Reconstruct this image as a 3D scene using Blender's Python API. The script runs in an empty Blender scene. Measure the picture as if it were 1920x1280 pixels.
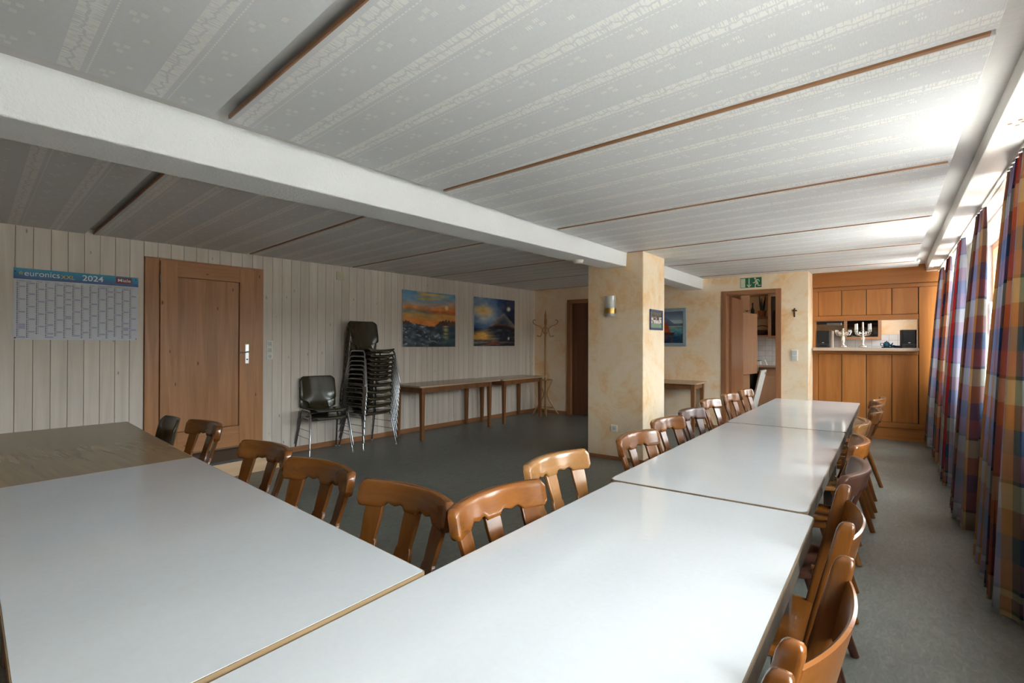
import bpy, bmesh, math, random
from mathutils import Matrix, Vector
random.seed(7)
SC = bpy.context.scene
COL = SC.collection
PI = math.pi
# ---------------------------------------------------------------- camera
F_PX, PITCH, ROLL, EYE, YAW = 957.0, math.radians(-.3), math.radians(.15), 1.33, math.radians(36.4)
cp, sp, cr, sr = math.cos(PITCH), math.sin(PITCH), math.cos(ROLL), math.sin(ROLL)
ROT = Matrix(((cr, -sr, 0), (sr, cr, 0), (0, 0, 1))) @ Matrix(((1, 0, 0), (0, cp, -sp), (0, sp, cp)))
def level_to_room(q):
    c, s = math.cos(YAW), math.sin(YAW)
    return Vector((q[0]*c - q[2]*s, q[0]*s + q[2]*c, -q[1]))
cam_data = bpy.data.cameras.new('camera')
cam_data.sensor_width = 36; cam_data.lens = F_PX/1920*36; cam_data.clip_start = .02
cam = bpy.data.objects.new('camera', cam_data); COL.objects.link(cam)
ax, ay, az = level_to_room(ROT[0]), -level_to_room(ROT[1]), -level_to_room(ROT[2])
cam.matrix_world = Matrix(((ax.x, ay.x, az.x, 0), (ax.y, ay.y, az.y, 0), (ax.z, ay.z, az.z, EYE), (0, 0, 0, 1)))
SC.camera = cam
# ---------------------------------------------------------------- daylight: bright overcast sky
world = bpy.data.worlds.new('overcast_sky'); SC.world = world; world.use_nodes = True
bg = world.node_tree.nodes['Background']
bg.inputs[0].default_value = (.88, .95, 1.0, 1); bg.inputs[1].default_value = 27.0
WINDOWS = [(.20, 1.50), (2.80, 4.25), (4.75, 6.75), (7.25, 8.85), (9.80, 10.70)]
SILL, HEAD = .86, 2.30
XW0, XW1 = .66, 1.00          # inner and outer face of the window wall
for (a, b) in WINDOWS:
    ld = bpy.data.lights.new('window_portal', 'AREA'); ld.shape = 'RECTANGLE'
    ld.size = HEAD - SILL; ld.size_y = b - a; ld.cycles.is_portal = True
    lo = bpy.data.objects.new('window_portal', ld); COL.objects.link(lo)
    lo.location = (XW1 + .03, (a + b)/2, (SILL + HEAD)/2); lo.rotation_euler = (0, PI/2, 0)
sun_d = bpy.data.lights.new('sun', 'SUN'); sun_d.energy = 30; sun_d.angle = math.radians(1.0); sun_d.color = (1, .97, .93)
sun = bpy.data.objects.new('sun', sun_d); COL.objects.link(sun)
sun.rotation_euler = Vector((-.12, .78, -.62)).to_track_quat('-Z', 'Y').to_euler()
SC.view_settings.view_transform = 'Standard'; SC.view_settings.look = 'None'
SC.view_settings.exposure = 0.25; SC.view_settings.gamma = 1.0; SC.view_settings.use_curve_mapping = False
SC.cycles.max_bounces = 16; SC.cycles.diffuse_bounces = 12; SC.cycles.glossy_bounces = 4
SC.cycles.transparent_max_bounces = 16; SC.cycles.caustics_reflective = False; SC.cycles.caustics_refractive = False
SC.cycles.sample_clamp_indirect = 60

# ---------------------------------------------------------------- node helpers
class NT:
    def __init__(s, name):
        s.m = bpy.data.materials.new(name); s.m.use_nodes = True
        s.t = s.m.node_tree; s.p = s.t.nodes['Principled BSDF']; s.out = s.t.nodes['Material Output']
    def n(s, typ, **kw):
        x = s.t.nodes.new(typ)
        for k, v in kw.items(): setattr(x, k, v)
        return x
    def set(s, sock, v):
        if hasattr(v, 'is_linked') or isinstance(v, bpy.types.NodeSocket): s.t.links.new(v, sock)
        else: sock.default_value = v
    def math(s, op, a, b=None, c=None):
        x = s.n('ShaderNodeMath', operation=op); s.set(x.inputs[0], a)
        if b is not None: s.set(x.inputs[1], b)
        if c is not None: s.set(x.inputs[2], c)
        return x.outputs[0]
    def mix(s, f, a, b, blend='MIX'):
        x = s.n('ShaderNodeMix', data_type='RGBA', blend_type=blend)
        s.set(x.inputs[0], f); s.set(x.inputs[6], a); s.set(x.inputs[7], b)
        return x.outputs[2]
    def ramp(s, f, stops, mode='LINEAR'):
        x = s.n('ShaderNodeValToRGB'); x.color_ramp.interpolation = mode
        e = x.color_ramp.elements
        while len(e) < len(stops): e.new(.5)
        for el, (p, c) in zip(e, stops): el.position = p; el.color = (*c, 1) if len(c) == 3 else c
        s.set(x.inputs[0], f); return x.outputs[0]
    def coord(s, which='Object', scale=(1, 1, 1), rand=0):
        tc = s.n('ShaderNodeTexCoord').outputs[which]
        if rand:
            oi = s.n('ShaderNodeObjectInfo').outputs['Random']
            ad = s.n('ShaderNodeVectorMath', operation='ADD'); s.set(ad.inputs[0], tc)
            mu = s.math('MULTIPLY', oi, rand); cb = s.n('ShaderNodeCombineXYZ')
            for i in range(3): s.set(cb.inputs[i], mu)
            s.set(ad.inputs[1], cb.outputs[0]); tc = ad.outputs[0]
        mp = s.n('ShaderNodeMapping'); s.set(mp.inputs[0], tc); mp.inputs['Scale'].default_value = scale
        return mp.outputs[0]
    def noise(s, vec, scale=5, detail=3, rough=.5, dist=0):
        x = s.n('ShaderNodeTexNoise'); s.set(x.inputs['Vector'], vec)
        x.inputs['Scale'].default_value = scale; x.inputs['Detail'].default_value = detail
        x.inputs['Roughness'].default_value = rough; x.inputs['Distortion'].default_value = dist
        return x.outputs[0]
    def bump(s, h, strength=.2, dist=.01):
        x = s.n('ShaderNodeBump'); s.set(x.inputs['Height'], h)
        x.inputs['Strength'].default_value = strength; x.inputs['Distance'].default_value = dist
        s.set(s.p.inputs['Normal'], x.outputs[0])
    def fin(s, col=None, rough=None, metal=None, coat=None, spec=None):
        if col is not None: s.set(s.p.inputs['Base Color'], (*col, 1) if isinstance(col, tuple) and len(col) == 3 else col)
        if rough is not None: s.set(s.p.inputs['Roughness'], rough)
        if metal is not None: s.set(s.p.inputs['Metallic'], metal)
        if coat is not None: s.set(s.p.inputs['Coat Weight'], coat); s.p.inputs['Coat Roughness'].default_value = .12
        if spec is not None: s.set(s.p.inputs['Specular IOR Level'], spec)
        return s.m

def plain(name, col, rough=.5, metal=0, var=.06, scale=30, coat=None):
    t = NT(name); f = t.noise(t.coord(), scale, 3)
    a = tuple(max(0, c*(1-var)) for c in col); b = tuple(min(1, c*(1+var)) for c in col)
    return t.fin(t.ramp(f, [(.3, a), (.7, b)]), rough, metal, coat)

def wood(name, c1, c2, axis=2, sc=1, rough=.4, coat=None, rv=.22, knots=None, fib=.5, bump=.12):
    t = NT(name)
    s1 = [13*sc]*3; s1[axis] = .8*sc
    s2 = [90*sc]*3; s2[axis] = 3*sc
    n1 = t.noise(t.coord('Object', tuple(s1), 7), 1, 5, .55, .8)
    n2 = t.noise(t.coord('Object', tuple(s2), 3), 1, 3, .6, .2)
    f = t.math('ADD', t.math('MULTIPLY', n1, 1-.4*fib), t.math('MULTIPLY', n2, .4*fib))
    col = t.ramp(f, [(.32, c1), (.66, c2)])
    oi = t.n('ShaderNodeObjectInfo').outputs['Random']
    v = t.math('MULTIPLY_ADD', oi, rv, 1-rv/2)
    hsv = t.n('ShaderNodeHueSaturation'); t.set(hsv.inputs['Value'], v); t.set(hsv.inputs['Color'], col); col = hsv.outputs[0]
    if knots:
        s3 = [9]*3; s3[axis] = 3.2
        vo = t.n('ShaderNodeTexVoronoi'); t.set(vo.inputs['Vector'], t.coord('Object', tuple(s3), 5)); vo.inputs['Scale'].default_value = knots[1]
        k = t.ramp(vo.outputs['Distance'], [(.03, (1, 1, 1)), (knots[2], (0, 0, 0))])
        col = t.mix(k, col, (*knots[0], 1))
    t.bump(f, bump, .002)
    return t.fin(col, rough, coat=coat)

M = {}
M['plank'] = wood('whitewashed_pine', (.63, .545, .465), (.74, .655, .57), 2, 1, .55, rv=.10, knots=((.30, .28, .27), 1.1, .085))
M['groove'] = plain('groove_brown', (.26, .16, .09), .7)
M['hatchgap'] = plain('hatch_shadow_gap', (.035, .016, .007), .8)
M['doorwood'] = wood('brown_pine', (.32, .130, .042), (.50, .225, .085), 2, 1, .38, rv=.12, knots=((.10, .035, .015), .8, .07))
M['doorwood_h'] = wood('brown_pine_across', (.32, .130, .042), (.50, .225, .085), 1, 1, .38, rv=.12, knots=((.10, .035, .015), .8, .07))
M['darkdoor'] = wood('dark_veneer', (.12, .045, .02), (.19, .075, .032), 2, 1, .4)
M['frame'] = wood('red_brown_frame', (.27, .11, .045), (.38, .17, .075), 2, 1, .35)
M['frame_h'] = wood('red_brown_frame_across', (.27, .11, .045), (.38, .17, .075), 0, 1, .35)
M['kitchen'] = wood('beech_kitchen', (.36, .17, .085), (.44, .225, .12), 2, 1.3, .4, rv=.05)
M['hatch'] = wood('honey_alder', (.29, .102, .021), (.43, .170, .044), 2, .8, .30, rv=.16)
M['hatch_h'] = wood('honey_alder_across', (.28, .095, .019), (.38, .145, .035), 0, .8, .30, rv=.1)
M['shelfwood'] = wood('pale_shelf', (.42, .30, .22), (.55, .42, .33), 0, 1, .35, rv=0)
M['baseboard'] = wood('baseboard_wood', (.30, .12, .045), (.40, .18, .075), 1, 1, .4)
M['baseboard_h'] = wood('baseboard_wood_across', (.30, .12, .045), (.40, .18, .075), 0, 1, .4)
M['batten'] = wood('ceiling_batten', (.27, .125, .055), (.42, .22, .11), 0, 1, .5)
M['steptop'] = plain('step_linoleum', (.055, .05, .045), .45)
M['steprise'] = wood('pale_step', (.55, .36, .20), (.68, .47, .29), 1, 1, .5)
M['chair'] = wood('honey_oak', (.105, .033, .005), (.20, .066, .011), 0, 1, .24, coat=.28, rv=.38)
M['chair_v'] = wood('honey_oak_upright', (.10, .032, .005), (.185, .060, .011), 2, 1, .26, coat=.25, rv=.38)
M['chair_dark'] = wood('dark_oak', (.050, .017, .010), (.095, .036, .020), 0, 1, .3, coat=.12, rv=.15)
M['chair_dark_v'] = wood('dark_oak_upright', (.050, .017, .010), (.095, .036, .020), 2, 1, .3, coat=.1, rv=.15)
M['chair_pale'] = wood('pale_oak', (.27, .115, .034), (.40, .19, .065), 0, 1, .22, coat=.6, rv=.1)
M['chair_pale_v'] = wood('pale_oak_upright', (.24, .10, .030), (.36, .165, .055), 2, 1, .24, coat=.5, rv=.1)
M['ply'] = wood('dark_olive_ply', (.030, .024, .012), (.062, .048, .025), 2, .8, .25, coat=.25, rv=.15)
M['plyedge'] = plain('ply_edge', (.30, .22, .13), .5)
M['chrome'] = plain('chrome_tube', (.34, .345, .36), .22, 1, .03)
M['cap'] = plain('white_plastic_cap', (.60, .60, .58), .5)
M['footcap'] = plain('grey_foot_cap', (.30, .30, .29), .5)
M['tabletop_brown'] = wood('walnut_laminate', (.30, .17, .095), (.40, .245, .15), 1, 1, .22, rv=.05, bump=.02)
M['tableleg'] = wood('table_leg_wood', (.17, .065, .022), (.27, .11, .040), 2, 1, .35, rv=.1)
M['tableedge'] = plain('table_edge_pale', (.50, .36, .24), .4)
M['olive_top'] = wood('olive_brown_laminate', (.235, .165, .085), (.285, .205, .11), 0, 3, .22, rv=0, bump=.01)
M['olive_edge'] = plain('orange_edge', (.42, .25, .10), .4)
M['white_edge'] = wood('worn_edge_strip', (.14, .085, .042), (.30, .195, .10), 1, 1, .5, rv=.1)
M['long_edge'] = wood('dark_edge_strip', (.10, .068, .042), (.22, .155, .10), 1, 1, .4, rv=.1)
M['apron'] = wood('weathered_dark_apron', (.030, .022, .016), (.085, .066, .050), 2, 1, .45, rv=.1)
M['brass'] = plain('brass', (.42, .27, .085), .28, 1)
M['silver'] = plain('silver', (.80, .77, .72), .2, 1)
M['steel'] = plain('brushed_steel', (.60, .60, .60), .3, 1)
M['white_plastic'] = plain('white_plastic', (.82, .79, .72), .5, 0, .02)
M['dark'] = plain('near_black', (.02, .02, .022), .5)
M['cloth'] = plain('speaker_cloth', (.012, .012, .013), .9, 0, .4, 300)
M['candle'] = plain('candle_wax', (.82, .80, .75), .5)
M['blue'] = plain('teal_ceramic', (.03, .14, .22), .25)
M['bluetray'] = plain('blue_tray', (.02, .08, .35), .35)
M['rattan'] = wood('bentwood', (.34, .17, .055), (.50, .28, .10), 2, 1, .35, coat=.2, rv=.05)
M['paper'] = plain('calendar_paper', (.66, .67, .72), .5, 0, .02)
M['green'] = plain('sign_green', (.008, .13, .065), .4)
M['glowpale'] = plain('sign_pale', (.62, .66, .45), .4)
M['whitepaint'] = plain('white_window_paint', (.80, .80, .78), .4)
M['terracotta'] = plain('terracotta', (.42, .14, .05), .7)
M['leaf'] = plain('dark_leaf', (.018, .030, .014), .5, 0, .4)
M['leafgreen'] = plain('fresh_leaf', (.06, .20, .03), .5, 0, .3)
M['basket'] = plain('dark_wicker', (.06, .03, .02), .7, 0, .5, 90)
M['linen'] = plain('white_linen', (.75, .73, .70), .8)
M['hinge'] = plain('hinge_steel', (.20, .20, .20), .4, 1)
M['bronze'] = plain('dark_bronze', (.09, .045, .025), .4, .6)
M['blueframe'] = plain('blue_frame', (.05, .075, .15), .35)
M['bluegreyframe'] = plain('blue_grey_frame', (.30, .37, .42), .4)
M['vent'] = plain('vent_dark', (.22, .11, .05), .8)
M['pave'] = plain('pale_paving', (.52, .50, .47), .8, 0, .2, 3)
M['blocker_grey'] = plain('grey_blocker', (.26, .25, .23), .9)
M['red_print'] = plain('red_print', (.22, .025, .04), .5)
M['yellow_print'] = plain('yellow_print', (.75, .55, .05), .5)
M['white_print'] = plain('white_print', (.78, .79, .82), .5)
M['ink'] = plain('dark_ink', (.17, .165, .20), .6)
M['lavender'] = plain('lavender_ink', (.44, .43, .58), .6)
M['pinkink'] = plain('pink_ink', (.50, .30, .42), .6)

t = NT('wall_calendar_blue'); g = t.n('ShaderNodeSeparateXYZ'); t.set(g.inputs[0], t.coord('Generated'))
M['calblue'] = t.fin(t.ramp(t.math('ADD', g.outputs[2], t.math('MULTIPLY', t.noise(t.coord(), 12, 3), .25)), [(.1, (.02, .05, .20)), (.55, (.01, .16, .36)), (1, (.01, .26, .44))]), .35)
def plaster(name, light):
    t = NT(name); c = t.coord()
    a = t.noise(c, 1.9, 6, .62, 1.1); b = t.noise(c, 7, 5, .6, 1.8); d = t.noise(c, 160, 4, .6)
    f = t.math('ADD', t.math('MULTIPLY', a, .72), t.math('MULTIPLY', b, .28))
    col = t.ramp(f, [(.36, light[0]), (.50, light[1]), (.58, light[2]), (.70, light[3])])
    t.bump(t.math('ADD', t.math('MULTIPLY', d, .5), t.noise(c, 45, 3)), .35, .006)
    return t.fin(col, .8)
M['cream'] = plaster('cream_wiped_plaster', [(.92, .77, .60), (.90, .71, .50), (.88, .62, .36), (.82, .47, .21)])
def whitewall(name, col, sc=55, st=.4):
    t = NT(name); c = t.coord()
    t.bump(t.noise(c, sc, 5, .65), st, .008)
    return t.fin(t.ramp(t.noise(c, 3, 4), [(.3, tuple(x*.96 for x in col)), (.7, col)]), .75)
M['white'] = whitewall('white_rough_plaster', (.86, .86, .855), 60, .8)
M['cornice'] = whitewall('cornice_plaster', (.66, .64, .62), 25, .2)
M['pelmet'] = wood('white_glazed_board', (.82, .77, .71), (.89, .865, .825), 1, 1, .4, rv=.05)
def lino(name):
    t = NT(name); c = t.coord()
    a = t.noise(c, 2.2, 5, .6, .5); b = t.noise(t.coord('Object', (1, .35, 1)), 34, 5, .7, 1.5)
    f = t.math('ADD', t.math('MULTIPLY', a, .4), t.math('MULTIPLY', b, .6))
    col = t.ramp(f, [(.36, (.115, .120, .108)), (.52, (.168, .174, .156)), (.66, (.235, .235, .205))])
    t.bump(b, .04, .002)
    return t.fin(col, t.math('MULTIPLY_ADD', a, .2, .30), spec=.42)
M['lino'] = lino('grey_green_linoleum')
def laminate():
    t = NT('white_laminate'); c = t.coord()
    a = t.noise(c, 2.5, 4); b = t.noise(c, 60, 4, .7)
    col = t.ramp(t.math('ADD', t.math('MULTIPLY', a, .6), t.math('MULTIPLY', b, .4)), [(.35, (.50, .508, .52)), (.65, (.545, .55, .56))])
    return t.fin(col, t.math('MULTIPLY_ADD', a, .07, .03), spec=.5)
M['laminate'] = laminate()
def wallpaper():
    t = NT('ceiling_wallpaper'); uv = t.n('ShaderNodeTexCoord').outputs['UV']
    sp_ = t.n('ShaderNodeSeparateXYZ'); t.set(sp_.inputs[0], uv); u, v = sp_.outputs[0], sp_.outputs[1]
    P = .265
    tt = t.math('MULTIPLY', t.math('FRACT', t.math('DIVIDE', v, P)), P)
    wob = t.noise(t.n('ShaderNodeCombineXYZ').outputs[0], 1)  # keeps the vector socket simple
    cb = t.n('ShaderNodeCombineXYZ'); t.set(cb.inputs[0], t.math('MULTIPLY', u, 22)); t.set(cb.inputs[1], t.math('MULTIPLY', v, 3))
    wig = t.math('MULTIPLY', t.math('SUBTRACT', t.noise(cb.outputs[0], 1, 2), .5), .075)
    d0 = t.math('ABSOLUTE', t.math('SUBTRACT', tt, .06))
    band = t.math('LESS_THAN', d0, .032)
    cb2 = t.n('ShaderNodeCombineXYZ'); t.set(cb2.inputs[0], t.math('MULTIPLY', u, 190)); t.set(cb2.inputs[1], t.math('MULTIPLY', v, 14))
    tick = t.math('GREATER_THAN', t.noise(cb2.outputs[0], 1, 1), .44)
    vein = t.math('GREATER_THAN', t.math('ABSOLUTE', t.math('SUBTRACT', t.math('SUBTRACT', tt, .06), wig)), .0045)
    m = t.math('MULTIPLY', t.math('MULTIPLY', band, tick), vein)
    dash = t.math('GREATER_THAN', t.math('FRACT', t.math('DIVIDE', u, .018)), .4)
    line = t.math('MULTIPLY', t.math('LESS_THAN', t.math('ABSOLUTE', t.math('SUBTRACT', tt, .112)), .0028), dash)
    m = t.math('MAXIMUM', m, line)
    uu = t.math('MULTIPLY', t.math('FRACT', t.math('DIVIDE', u, .24)), .24)
    sub = t.math('GREATER_THAN', t.math('FRACT', t.math('DIVIDE', u, .008)), .38)
    for (cu, cv) in ((.04, .165), (.075, .150), (.085, .178), (.175, .215)):
        a = t.math('LESS_THAN', t.math('ABSOLUTE', t.math('SUBTRACT', uu, cu)), .012)
        b = t.math('LESS_THAN', t.math('ABSOLUTE', t.math('SUBTRACT', tt, cv)), .009)
        m = t.math('MAXIMUM', m, t.math('MULTIPLY', t.math('MULTIPLY', a, b), sub))
    fine = t.noise(t.coord('UV', (260, 40, 1)), 1, 2)
    t.bump(t.math('ADD', m, t.math('MULTIPLY', fine, .3)), .5, .002)
    base = t.ramp(fine, [(.3, (.64, .64, .65)), (.7, (.69, .69, .70))])
    return t.fin(t.mix(m, base, (.82, .81, .78, 1)), t.math('MULTIPLY_ADD', m, -.15, .55))
M['wallpaper'] = wallpaper()
def plaid():
    t = NT('plaid_cotton'); uv = t.n('ShaderNodeTexCoord').outputs['UV']
    s_ = t.n('ShaderNodeSeparateXYZ'); t.set(s_.inputs[0], uv); u, v = s_.outputs[0], s_.outputs[1]
    red, navy, lil, tan, mar, ora, gre = (.48, .025, .016), (.010, .022, .060), (.38, .40, .56), (.50, .26, .065), (.11, .018, .022), (.48, .11, .026), (.12, .125, .075)
    a = t.ramp(t.math('FRACT', t.math('DIVIDE', u, .78)), [(0, red), (.09, navy), (.20, gre), (.26, tan), (.32, lil), (.60, navy), (.67, ora), (.77, mar), (.84, tan), (.88, lil)], 'CONSTANT')
    b = t.ramp(t.math('FRACT', t.math('DIVIDE', v, .50)), [(0, (.46, .43, .30)), (.24, (.010, .05, .06)), (.275, (.26, .10, .13)), (.52, (.03, .08, .17)), (.76, (.36, .15, .075))], 'CONSTANT')
    isred = t.math('LESS_THAN', t.math('FRACT', t.math('DIVIDE', u, .78)), .09)
    col = t.mix(t.math('MULTIPLY_ADD', isred, -.30, .38), a, b)
    weave = t.noise(t.coord('UV', (700, 700, 1)), 1, 2)
    col = t.mix(t.math('MULTIPLY', weave, .25), col, (.05, .05, .06, 1))
    t.fin(col, .85)
    tr = t.n('ShaderNodeBsdfTranslucent'); t.set(tr.inputs[0], col)
    mx = t.n('ShaderNodeMixShader'); mx.inputs[0].default_value = .40
    t.set(mx.inputs[1], t.p.outputs[0]); t.set(mx.inputs[2], tr.outputs[0]); t.set(t.out.inputs[0], mx.outputs[0])
    return t.m
M['plaid'] = plaid()
def glass(name, tint, gl=.08, frost=0):
    t = NT(name); tr = t.n('ShaderNodeBsdfTransparent'); tr.inputs[0].default_value = (*tint, 1)
    gs = t.n('ShaderNodeBsdfGlossy'); gs.inputs['Roughness'].default_value = .03
    lw = t.n('ShaderNodeLayerWeight'); lw.inputs[0].default_value = .35
    f = t.math('MULTIPLY_ADD', lw.outputs['Facing'], .35, gl)
    mx = t.n('ShaderNodeMixShader'); t.set(mx.inputs[0], f); t.set(mx.inputs[1], tr.outputs[0]); t.set(mx.inputs[2], gs.outputs[0])
    o = mx.outputs[0]
    if frost:
        df = t.n('ShaderNodeBsdfDiffuse'); df.inputs[0].default_value = (.75, .76, .74, 1)
        m2 = t.n('ShaderNodeMixShader'); m2.inputs[0].default_value = frost; t.set(m2.inputs[1], o); t.set(m2.inputs[2], df.outputs[0]); o = m2.outputs[0]
    t.set(t.out.inputs[0], o); return t.m
M['glass'] = glass('window_glass', (.96, .98, .97), .04)
M['lampglass'] = glass('lamp_glass', (.92, .92, .90), .03, .42)
M['smokeglass'] = glass('cabinet_glass', (.45, .45, .45), .10)
t = NT('printed_picture'); at_ = t.n('ShaderNodeVertexColor', layer_name='paint')
t.bump(t.noise(t.coord(), 90, 4), .15, .003)
M['paint'] = t.fin(at_.outputs[0], .45)
t = NT('printed_photo'); at_ = t.n('ShaderNodeVertexColor', layer_name='paint')
M['photo'] = t.fin(t.mix(t.math('MULTIPLY', t.noise(t.coord(), 120, 2), .12), at_.outputs[0], (.5, .5, .5, 1)), .2)
t = NT('wall_tile'); M['tile'] = t.fin(t.ramp(t.noise(t.coord('Object', (1, 1, 1), 4), 5, 2), [(.3, (.66, .66, .67)), (.7, (.74, .74, .75))]), .18)
M['grout'] = plain('grout', (.36, .35, .35), .9)

# ---------------------------------------------------------------- mesh helpers
class MB:
    def __init__(s): s.v = []; s.f = []; s.mi = []; s.uv = None
    def add(s, vs, fs, mi=0):
        o = len(s.v); s.v += [tuple(p) for p in vs]; s.f += [tuple(i + o for i in f) for f in fs]; s.mi += [mi]*len(fs); return s
    def box(s, x0, x1, y0, y1, z0, z1, mi=0):
        v = [(x, y, z) for z in (z0, z1) for y in (y0, y1) for x in (x0, x1)]
        return s.add(v, [(0, 2, 3, 1), (4, 5, 7, 6), (0, 1, 5, 4), (2, 6, 7, 3), (0, 4, 6, 2), (1, 3, 7, 5)], mi)
    def rings(s, rings, cap=True, closed=False, mi=0):
        n = len(rings[0]); v = [p for r in rings for p in r]; f = []
        k = len(rings)
        for i in range(k if closed else k - 1):
            a, b = i*n, ((i + 1) % k)*n
            for j in range(n):
                j2 = (j + 1) % n; f.append((a + j, a + j2, b + j2, b + j))
        if cap and not closed: f.append(tuple(range(n - 1, -1, -1))); f.append(tuple((k - 1)*n + j for j in range(n)))
        return s.add(v, f, mi)
    def prism(s, poly, z0, z1, fn=lambda x, y, z: (x, y, z), mi=0):
        return s.rings([[fn(x, y, z0) for x, y in poly], [fn(x, y, z1) for x, y in poly]], mi=mi)
    def tube(s, path, r, n=8, mi=0, cap=True):
        P = [Vector(p) for p in path]; R = r if isinstance(r, (list, tuple)) else [r]*len(P)
        rings = []; up = None
        for i, p in enumerate(P):
            d = (P[min(i + 1, len(P) - 1)] - P[max(i - 1, 0)]).normalized()
            if up is None: up = Vector((0, 0, 1)) if abs(d.z) < .9 else Vector((1, 0, 0))
            a = d.cross(up)
            if a.length < 1e-4: a = d.orthogonal()
            a.normalize(); b = a.cross(d).normalized(); up = b
            rings.append([p + (a*math.cos(2*PI*j/n) + b*math.sin(2*PI*j/n))*R[i] for j in range(n)])
        return s.rings(rings, cap, mi=mi)
    def lathe(s, prof, n=16, c=(0, 0, 0), mi=0):
        return s.rings([[(c[0] + max(r, 1e-4)*math.cos(2*PI*j/n), c[1] + max(r, 1e-4)*math.sin(2*PI*j/n), c[2] + z) for j in range(n)] for r, z in prof], mi=mi)
    def grid(s, fn, nu, nv, mi=0, uvfn=None):
        o = len(s.v)
        for j in range(nv + 1):
            for i in range(nu + 1): s.v.append(tuple(fn(i/nu, j/nv)))
        for j in range(nv):
            for i in range(nu):
                a = o + j*(nu + 1) + i; s.f.append((a, a + 1, a + nu + 2, a + nu + 1)); s.mi.append(mi)
        if uvfn: s.uv = [uvfn(i/nu, j/nv) for j in range(nv + 1) for i in range(nu + 1)]
        return s
    def mesh(s, name, mats, smooth=35):
        me = bpy.data.meshes.new(name); me.from_pydata(s.v, [], s.f)
        mats = mats if isinstance(mats, (list, tuple)) else [mats]
        for m in mats: me.materials.append(M[m] if isinstance(m, str) else m)
        if len(mats) > 1: me.polygons.foreach_set('material_index', s.mi)
        if s.uv:
            l = me.uv_layers.new(name='UVMap')
            for lp in me.loops: l.data[lp.index].uv = s.uv[lp.vertex_index]
        bm = bmesh.new(); bm.from_mesh(me); bmesh.ops.recalc_face_normals(bm, faces=bm.faces); bm.to_mesh(me); bm.free()
        if smooth:
            me.polygons.foreach_set('use_smooth', [True]*len(me.polygons)); me.set_sharp_from_angle(angle=math.radians(smooth))
        me.update(); return me
    def build(s, name, mats, parent=None, smooth=35, bevel=0, loc=None, rot=None, seg=2):
        return link(name, s.mesh(name, mats, smooth), parent, bevel, loc, rot, seg)
def link(name, data, parent=None, bevel=0, loc=None, rot=None, seg=2):
    o = bpy.data.objects.new(name, data); COL.objects.link(o); o.parent = parent
    if loc: o.location = loc
    if rot: o.rotation_euler = rot
    if bevel:
        b = o.modifiers.new('bevel', 'BEVEL'); b.width = bevel; b.segments = seg; b.limit_method = 'ANGLE'; b.angle_limit = math.radians(40); b.harden_normals = True
    return o
def tag(o, label=None, cat=None, group=None, kind=None):
    for k, v in (('label', label), ('category', cat), ('group', group), ('kind', kind)):
        if v: o[k] = v
    return o
def thing(name, label, cat, loc=(0, 0, 0), rz=0, group=None):
    o = bpy.data.objects.new(name, None); COL.objects.link(o); o.location = loc; o.rotation_euler = (0, 0, rz); o.empty_display_size = .05
    return tag(o, label, cat, group)
def sroot(name, loc=(0, 0, 0), rz=0, label=None):
    o = bpy.data.objects.new(name, None); COL.objects.link(o); o.location = loc; o.rotation_euler = (0, 0, rz)
    return tag(o, label, kind='structure')
def copy_tree(o, parent=None):
    c = o.copy(); COL.objects.link(c); c.parent = parent
    for ch in list(o.children): copy_tree(ch, c)
    return c
def box(name, mat, b, parent=None, bevel=0, smooth=0):
    return MB().box(*b).build(name, mat, parent, smooth, bevel)
def rounded(pts, r, n=5):
    out = []; k = len(pts)
    for i in range(k):
        p, a, b = Vector(pts[i]), Vector(pts[i-1]), Vector(pts[(i+1) % k])
        da, db = (a - p).normalized(), (b - p).normalized()
        h = max(-1, min(1, da.dot(db))); ang = math.acos(h); d = r/math.tan(ang/2)
        c = p + (da + db).normalized()*(r/math.sin(ang/2))
        s0, s1 = p + da*d - c, p + db*d - c
        a0, a1 = math.atan2(s0.y, s0.x), math.atan2(s1.y, s1.x)
        da_ = (a1 - a0 + PI) % (2*PI) - PI
        for j in range(n + 1):
            t_ = a0 + da_*j/n; out.append((c.x + r*math.cos(t_), c.y + r*math.sin(t_)))
    return out
def smoothstep(a, b, x):
    x = max(0, min(1, (x - a)/(b - a))); return x*x*(3 - 2*x)
def spline(pts, n=6):
    P = [Vector(p) for p in pts]; out = []
    for i in range(len(P) - 1):
        p0, p1, p2, p3 = P[max(i-1, 0)], P[i], P[i+1], P[min(i+2, len(P)-1)]
        for j in range(n):
            t_ = j/n
            out.append(.5*((2*p1) + (p2 - p0)*t_ + (2*p0 - 5*p1 + 4*p2 - p3)*t_*t_ + (3*p1 - p0 - 3*p2 + p3)*t_**3))
    return out + [P[-1]]

# ================================================================ THE ROOM
YN, YF, YH, YK = -2.30, 8.42, 8.95, 11.30        # near wall, plaster wall, hatch wall, kitchen back wall
XL = lambda y: -5.879 + .045*(y - 3.347)          # left wall, not quite parallel to the windows
zc = lambda y: 2.335 + .0075*(y - .9)             # underside of ceiling panels
LEFT_RZ = -math.atan(.045)
fl = MB().box(-6.4, 1.0, YN - .1, YK + .2, -.12, 0).build('floor', 'lino', None, 0); tag(fl, kind='structure')
out = MB().box(1.6, 40, -30, 40, -.5, -.4).build('ground_outside', 'pave', None, 0); tag(out, kind='structure')
nb_ = MB().box(16, 17, -40, 50, -.4, 3.3).build('low_sky_blocker', 'blocker_grey', None, 0); tag(nb_, kind='structure')  # unseen block, added to cut low sky light from the upper left wall

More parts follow.
